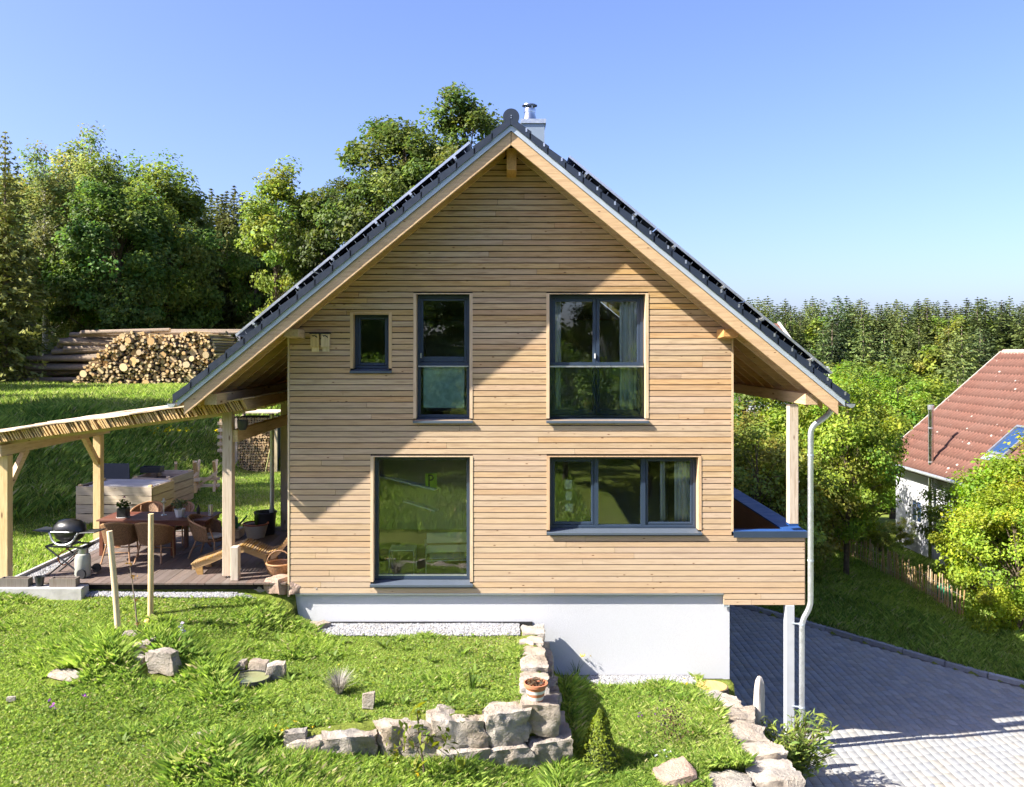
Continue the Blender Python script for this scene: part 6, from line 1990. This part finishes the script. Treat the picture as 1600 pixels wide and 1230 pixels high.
tag(tl.build('roof_tiles', RED, r2), kind='stuff')
MB().beam((hx1 - .04, 27.6, 3.42), (hx1 - .04, 32.5, 5.77), .12, .12).build('verge_trim', M['concrete'], r2)
bal = MB().box(hx1 - 2.2, hx1 + .5, 26.4, 27.5, 2.35, 2.5).build('balcony', M['white'], h2)
for k in range(14): MB().beam((hx1 - 2.1 + k * .2, 26.45, 2.5), (hx1 - 2.1 + k * .2, 26.45, 3.35), .04, .04).build('baluster', M['white'], bal)
MB().box(hx1 - 2.2, hx1 + .5, 26.42, 26.48, 3.35, 3.42).build('handrail', M['white'], bal)

# ---- picket fence below the garden
fn = thing('picket_fence', 'low fence of thin split pickets along the top of the grass bank', 'fence', (0, 0, 0))
fa, fb = Vector((11.9, 17.6, 0)), Vector((12.75, 8.3, 0))
nP = 74; rp = random.Random(5)
pick_v = MB().hexa([(-.018, -.012, 0), (.018, -.012, 0), (.018, .012, 0), (-.018, .012, 0), (-.014, -.01, 1.0), (.014, -.01, 1.0), (.014, .01, 1.0), (-.014, .01, 1.0)]).mesh('picket', wood('split_picket', (.42, .3, .17), 'z', .2))
for i in range(nP):
    t_ = i / (nP - 1); p = fa.lerp(fb, t_); p.x += .35 * math.sin(t_ * 3.14)
    p.z = float(H(p.x, p.y)) - .03
    inst('picket', pick_v, fn, p, (rp.uniform(-.1, .1), rp.uniform(-.06, .06), rp.uniform(0, 3)), (1, 1, rp.uniform(.75, 1.0)))
for zz in (.25, .62):
    MB().tube([(fa.lerp(fb, k / 12).x + .35 * math.sin(k / 12 * 3.14), fa.lerp(fb, k / 12).y, float(H(fa.lerp(fb, k / 12).x + .35 * math.sin(k / 12 * 3.14), fa.lerp(fb, k / 12).y)) + zz) for k in range(13)], .006, 5).build('wire', M['grey_metal'], fn)
o = MB().lathe([(.2, 0), (.23, .5), (.22, .5), (.19, .02), (0, .02)], (0, 0, 0), 16).build('green_barrel', GREEN, smooth=True)
p = spot(1476, 25.5); o.location = p; tag(o, 'green plastic tub behind the right end of the fence', 'tub')

# ------------------------------------------------------------------ small plants and grass
def add_plant(name, label, cat, base, geo, mat='leaf', stem=None, group=None, part='foliage'):
    t = thing(name, label, cat, base, 0, group)
    v, f, c = geo
    mesh_np(part, v, f if isinstance(f, list) else [f], M[mat], c, t)
    if stem: stem.build('stem', M['bark'], t)
    return t
rq = np.random.default_rng(90)
# dwarf conifer
p = gp(938, 1205); n = 2600
zz = rq.random(n) ** 1.35; a = rq.random(n) * 6.283
rr = .33 * (1 - zz) ** .8 * (.75 + .3 * np.sqrt(rq.random(n))) + .012
rr *= 1 + .16 * np.sin(a * 3 + zz * 9) 
P = np.stack([rr * np.cos(a), rr * np.sin(a), .02 + zz * .86], -1)
out = np.stack([np.cos(a), np.sin(a), .6 + 0 * a], -1)
g_ = leaf_quads(P, .045, (.17, .22, .02), rq, .4, .5, out * 1.3, None, .22, .1)
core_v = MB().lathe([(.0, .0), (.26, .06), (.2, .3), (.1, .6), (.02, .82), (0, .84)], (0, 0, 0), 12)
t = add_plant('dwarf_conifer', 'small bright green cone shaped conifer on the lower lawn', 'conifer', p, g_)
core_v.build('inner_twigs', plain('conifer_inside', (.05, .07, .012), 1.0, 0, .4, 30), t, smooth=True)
EXCL.append((p.x, p.y, .28))
# young cherry tree with big leaves
p = gp(664, 1222); d_ = p.y + CAM_D
q = lambda px, py, dy=0: Vector(((px - 790) / FPX * (d_ + dy), p.y + dy, CAM_Z - (py - 548) / FPX * (d_ + dy))) - p
tips = [q(652, 1108), q(655, 1128), q(610, 1180, -.1), q(618, 1168), q(700, 1158, .1), q(640, 1152, -.1), q(676, 1170, -.05), q(716, 1192), q(690, 1140, .15), q(648, 1190, -.15), q(605, 1198, 0), q(630, 1135, .1), q(668, 1150, .1)]
st = MB(); st.tube([(0, 0, -.05), q(661, 1190), q(655, 1150), q(651, 1110)], [.014, .012, .009, .004], 7)
geos = []
for tp_ in tips:
    b0 = q(660, 1190).lerp(q(652, 1125), random.uniform(.0, .8))
    st.tube([b0, (b0 + tp_) / 2 + Vector((0, 0, .03)), tp_], [.006, .005, .003], 5, False)
    n = 9
    P = np.array(tp_)[None] + rq.normal(size=(n, 3)) * .055 + np.array([[0, 0, -.02]])
    geos.append(leaf_quads(P, .12, (.2, .24, .035), rq, .1, .45, None, np.array([[0, 0, -1.3]]), .2, .2))
add_plant('young_cherry_tree', 'young cherry tree with big drooping leaves before the stone wall', 'sapling', p, cat_geo(geos), 'leaf', st)
MB().cyl((-.02, 0, .02), (-.02, 0, .05), .018).build('blue_tie', plain('blue_tie', (.03, .2, .55), .5), bpy.data.objects['young_cherry_tree'])
# leafy weed next to it
p = gp(722, 1185); geos = []
for k in range(9):
    tp_ = Vector((rq.normal() * .14, rq.normal() * .08, .25 + .3 * rq.random()))
    P = np.array(tp_)[None] * rq.random((14, 1)) + rq.normal(size=(14, 3)) * .03
    geos.append(leaf_quads(P, .065, (.11, .17, .03), rq, .3, .5))
add_plant('bramble', 'dark leafy shoots growing against the stone wall', 'plant', p, cat_geo(geos)); 
# grey lavender
p = gp(530, 1085); v, fs, c = spear(240, .16, .36, .3, (.33, .31, .27), rq, .006); t = add_plant('lavender_bush', 'dry grey lavender bush on the upper lawn', 'shrub', p, (v, fs, c))
# dried shrub on the lower lawn
p = gp(1048, 1165); P = rq.normal(size=(420, 3)) * np.array([[.13, .12, .16]]) + np.array([[0, 0, .34]]); P = P[P[:, 2] > .02]
add_plant('barberry_shrub', 'small dark reddish shrub on the lower lawn', 'shrub', p, leaf_quads(P, .04, (.1, .075, .045), rq, .3, .5, None, None, .4, .25))
# young plant with dark stake on upper lawn
p = gp(738, 1078); v, fs, c = spear(26, .12, .3, .12, (.1, .16, .03), rq, .014); add_plant('leafy_shoot', 'small leafy shoot on the upper lawn beside the wall', 'plant', p, (v, fs, c))
# oleander by the driveway
p = Vector((4.62, -1.55, -3.05)); geos = []; st = MB()
for k in range(60):
    a = rq.random() * 6.28; s = .2 + .42 * rq.random(); h_ = .8 + .6 * rq.random() - .25 * s
    e = Vector((s * math.cos(a) * 1.15 + .1, s * math.sin(a) * .7, h_))
    st.tube([(0, 0, 0), (e.x * .4, e.y * .4, h_ * .6), e], [.014, .009, .004], 5, False)
    tt = (.4 + .6 * rq.random((34, 1)))
    P = np.array(e)[None] * np.concatenate([tt ** 1.3, tt ** 1.3, tt], 1) + rq.normal(size=(34, 3)) * .04
    geos.append(leaf_quads(P, .16, (.22, .27, .06), rq, .5, .24, None, np.array([[math.cos(a), math.sin(a), .9]]), .2, .12))
add_plant('willow_leaved_shrub', 'narrow leaved shrub growing beside the wall at the driveway', 'shrub', p, cat_geo(geos), 'leaf', st)
# blooms
def blooms(label, px, py, n, spread, col, h=.12, size=.035):
    p = gp(px, py); geos = []
    P = rq.normal(size=(n, 3)) * np.array([[spread, spread * .6, .03]]) + np.array([[0, 0, h]])
    geos = [leaf_quads(np.repeat(P, 4, 0) + rq.normal(size=(n * 4, 3)) * size * .3, size, col, rq, .8, .8)]
    t = add_plant('wild_flowers', label, 'flowers', p, cat_geo(geos), 'petal', None, None, 'blooms')
    v, fs, c = spear(n * 2, h * .5, h * 1.05, spread * 1.5, (.1, .17, .03), rq, .006); mesh_np('stalks', v, fs, M['leaf'], c, t)
blooms('white lilac iris blooms above the little pond', 283, 1012, 5, .05, (.55, .5, .6), .3, .06)
blooms('purple flowers low in the lawn on the left', 88, 1122, 4, .04, (.3, .1, .4), .14)
blooms('single purple flower head in the left lawn', 131, 1112, 3, .02, (.28, .09, .38), .2)
blooms('yellow flowers beside the lower stone wall on the left', 640, 1226, 4, .08, (.7, .5, .02), .1)
blooms('yellow flowers at the bottom of the left lawn', 415, 1218, 4, .06, (.7, .5, .02), .06)
blooms('yellow flowers near the left end of the stone wall', 452, 1148, 7, .14, (.6, .42, .02), .08)
blooms('white daisies on the lower lawn beside the conifer', 1030, 1190, 8, .1, (.7, .7, .68), .08)
blooms('yellow flowers at the foot of the white plinth', 900, 1062, 7, .16, (.65, .52, .03), .4, .03)
blooms('yellow flowers in front of the lower gravel strip', 1070, 1078, 5, .06, (.65, .5, .03), .12, .03)
blooms('purple flowers in the middle of the lower lawn', 1000, 1128, 5, .12, (.28, .12, .34), .15)
blooms('yellow flowers on the meadow behind the pergola', 262, 700, 26, .7, (.6, .5, .02), .6, .08)
o = MB().lathe([(0, 0), (.05, .02), (.075, .07), (.05, .12), (0, .13)], (0, 0, 0), 14).build('toadstool_ball', plain('yellow_ball', (.6, .42, .12), .5), smooth=True)
o.location = gp(231, 980); tag(o, 'yellowish ball lying in the grass below the right stake', 'ball')

# ---- grass
EX = np.array(EXCL)
def blocked(x, y):
    b = np.zeros(len(x), bool)
    for (x0, x1, y0, y1, _) in GR: b |= (x > x0 - .01) & (x < x1 + .01) & (y > y0 + .03) & (y < y1)
    for ex, ey_, er in EX: b |= (x - ex) ** 2 + ((y - ey_) * 1.15) ** 2 < er ** 2
    b |= (x > .22) & (x < .98) & (y > -3.5) & (y < 0)                         # upper wall, return
    yw = -3.64 - .29 * (.5 - x)
    b |= (x > -2.9) & (x < .75) & (y > yw - .03) & (y < yw + .36)             # upper wall, front
    b |= (x > 3.5) & (y > -3.95) & (y < 0)
    b |= (x > 2.8) & (y < -3.4)
    b |= in_drive(x, y)
    b |= (x > -3.95) & (x < 4.15) & (y > -.02) & (y < 9.6)
    b |= (x > DX0 - .5) & (x < DX1 + .1) & (y > -.1) & (y < 4.45)
    b |= (x > -9.62) & (x < -7.5) & (y > -.38) & (y < .1)
    return b
GC = np.array([(.26, .365, .068), (.345, .45, .1), (.145, .24, .046), (.41, .45, .14), (.48, .43, .24)])
def blades(name, label, x0, x1, y0, y1, n, hf, w, seed, lean=.5, colw=None, keep=None, mat='blade', dark=1.0):
    rng = np.random.default_rng(seed)
    x = rng.uniform(x0, x1, n); y = rng.uniform(y0, y1, n)
    # gather into tufts
    tx = np.round(x / .07 + rng.normal(size=n) * .18) * .07; x = x * .55 + tx * .45
    k = ~blocked(x, y)
    if keep is not None: k &= keep(x, y, rng)
    x, y = x[k], y[k]; n = len(x)
    z = H(x, y) - .005
    h = hf(x, y, rng) * (.6 + .7 * rng.random(n))
    a = rng.random(n) * 6.283; l = h * lean * (.3 + rng.random(n))
    w_ = w * (.6 + .8 * rng.random(n))
    ca, sa = np.cos(a), np.sin(a)
    b = rng.random(n) * 6.283
    P = np.stack([x, y, z], -1); S = np.stack([np.cos(b), np.sin(b), 0 * b], -1) * w_[:, None] * .5
    Mi = P + np.stack([ca * l * .35, sa * l * .35, h * .62], -1)
    T = P + np.stack([ca * l, sa * l, h], -1)
    V = np.stack([P - S, P + S, Mi + S * .8, T], 1).reshape(-1, 3)
    I = (np.arange(n) * 4)[:, None]
    F = I + np.array([[0, 1, 2, 3]])
    pn = fnoise(x, y, 1.1, 60) ; pn2 = fnoise(x, y, .35, 70)
    wts = np.stack([.5 + 0 * x, .15 + 1.2 * np.clip(pn - .4, 0, 1), .2 + 1.6 * np.clip(.55 - pn, 0, 1), .1 + 1.8 * np.clip(pn2 - .48, 0, 1), .05 + 1.3 * np.clip(pn2 - .52, 0, 1)], -1)
    if colw is not None: wts = wts * np.array(colw)
    wts /= wts.sum(1, keepdims=True); cum = np.cumsum(wts, 1)
    ci = (rng.random((n, 1)) > cum).sum(1).clip(0, 4)
    C = GC[ci] * dark * np.clip(rng.normal(1, .16, (n, 1)), .5, 1.6)
    C = np.repeat(C, 4, 0)
    o = mesh_np(name, V, [F], M[mat], np.clip(C, .005, .7), None)
    return tag(o, label, 'grass', kind='stuff')
def lawn_h(x, y, rng):
    tall = np.clip(fnoise(x, y, 1.1, 80) - .5, 0, 1) * 1.1
    wild = np.exp(-(((x + 5.6) / 1.3) ** 2 + ((y + 2.7) / .75) ** 2)) * .13          # round the rockery
    wild += np.exp(-(((x + 3.9) / .6) ** 2 + ((y + 3.2) / .5) ** 2)) * .08
    wild += np.where((y < wall_y(x) + .1) & (x > -4) & (x < .8), .07, 0) + np.where((x > .6), .06, 0)
    wild += np.exp(-(((x + 4.2) / .5) ** 2 + ((y + .45) / .45) ** 2)) * .07
    wild += np.exp(-(((x - .95) / .22) ** 2)) * np.where(y < -.4, .1, 0)
    return .03 + tall * .3 + wild + np.exp(-(((x + 7.4) / 1.2) ** 2 + ((y + 5.0) / .6) ** 2)) * .05 + np.exp(-(((x + 3.6) / 1.0) ** 2 + ((y + 5.2) / .5) ** 2)) * .035
blades('lawn_grass', 'short bright green lawn grass in front of the house', -11.5, 3.6, -6.6, -.02, 620000, lawn_h, .010, 1, 1.1)
blades('lawn_tufts', 'longer grass tufts around rocks and walls', -10.5, 3.6, -6.2, -.05, 230000, lambda x, y, r: lawn_h(x, y, r) * 1.15 + .02, .008, 2, .9, (1, 1, 1.6, .5, .4),
       keep=lambda x, y, r: r.random(len(x)) < np.clip((lawn_h(x, y, r) - .06) * 9, 0, 1))
blades('terrace_lawn_grass', 'mown lawn grass behind the terrace and pergola', -15, -3.9, 0.0, 14, 150000, lambda x, y, r: .05 + .05 * fnoise(x, y, .8, 4), .022, 3, .7)
blades('bank_grass', 'tall wild grass on the shady bank behind the pergola', -22, -5, 2.5, 19, 210000, lambda x, y, r: .12 + .36 * fnoise(x, y, .9, 8) ** 1.5, .02, 4, .85, (1, 1.2, 1.5, .8, .3),
       keep=lambda x, y, r: r.random(len(x)) < np.clip((H(x, y) + .02) * 3, 0, 1))
blades('meadow_grass', 'sunlit meadow grass before the log pile', -30, 0, 15, 31, 120000, lambda x, y, r: .22 + .25 * fnoise(x, y, .4, 9), .05, 5, .6, (1, 1.4, .7, 1.2, .3))
blades('mirrored_meadow', 'rough meadow grass in front of the garden, mirrored in the panes', -20, 14, -36, -9, 150000, lambda x, y, r: .06 + .25 * fnoise(x, y, .3, 19), .022, 7, .6, (1, 1, 1.5, .6, .3))
blades('right_bank_grass', 'rough grass on the bank between driveway and fence', 5, 17, 2.5, 20, 170000, lambda x, y, r: .07 + .25 * fnoise(x, y, 1.1, 10) ** 1.5, .018, 6, .85, (1, 1, 1.3, .8, .4))

# clover and broad weeds among the lawn, in patches
rng = np.random.default_rng(44); n = 46000
x = rng.uniform(-11, 3.5, n); y = rng.uniform(-6.4, -.05, n)
k = ~blocked(x, y) & (fnoise(x, y, 1.3, 120) + .25 * rng.random(n) > .66)
x, y = x[k], y[k]
P = np.stack([x, y, H(x, y) + .012 + .04 * rng.random(len(x))], -1)
CW = np.array([(.2, .28, .05), (.27, .35, .065), (.14, .22, .04)])[rng.integers(0, 3, len(x))]
v, f, c = leaf_quads(P, .042, CW, rng, 1.2, .8, None, None, .2, .12)
tag(mesh_np('clover', v, [f], M['blade'], c), 'clover and broad leaved weeds in the lawn', 'ground cover', kind='stuff')
n = 9000                                              # dry litter and bare crumbs
x = rng.uniform(-11, 3.5, n); y = rng.uniform(-6.4, -.05, n)
k = ~blocked(x, y) & (fnoise(x, y, .8, 140) + .2 * rng.random(n) > .68)
x, y = x[k], y[k]
P = np.stack([x, y, H(x, y) + .015 + .02 * rng.random(len(x))], -1)
v, f, c = leaf_quads(P, .05, (.34, .27, .17), rng, .8, .3, None, None, .3, .15)
tag(mesh_np('dry_litter', v, [f], M['blade'], c), 'dry stalks and leaf litter in the lawn', 'litter', kind='stuff')

# rosettes of dock and dandelion
geo_v, geo_q, geo_t, geo_c, nn = [], [], [], [], 0
for k in range(150):
    x = rng.uniform(-9.5, 3.3); y = rng.uniform(-6.2, -.6)
    if blocked(np.array([x]), np.array([y]))[0]: continue
    v, fs, c = spear(int(rng.integers(7, 14)), .03, .11, .16, (.16, .26, .05), rng, .016)
    s_ = rng.uniform(.7, 1.5); v = v * s_ + np.array([x, y, float(H(x, y))])
    geo_v.append(v); geo_q.append(fs[0] + nn); geo_t.append(fs[1] + nn); geo_c.append(c); nn += len(v)
tag(mesh_np('weeds', np.concatenate(geo_v), [np.concatenate(geo_q), np.concatenate(geo_t)], M['leaf'], np.concatenate(geo_c)), 'broad leaved weeds scattered over the lawn', 'ground cover', kind='stuff')
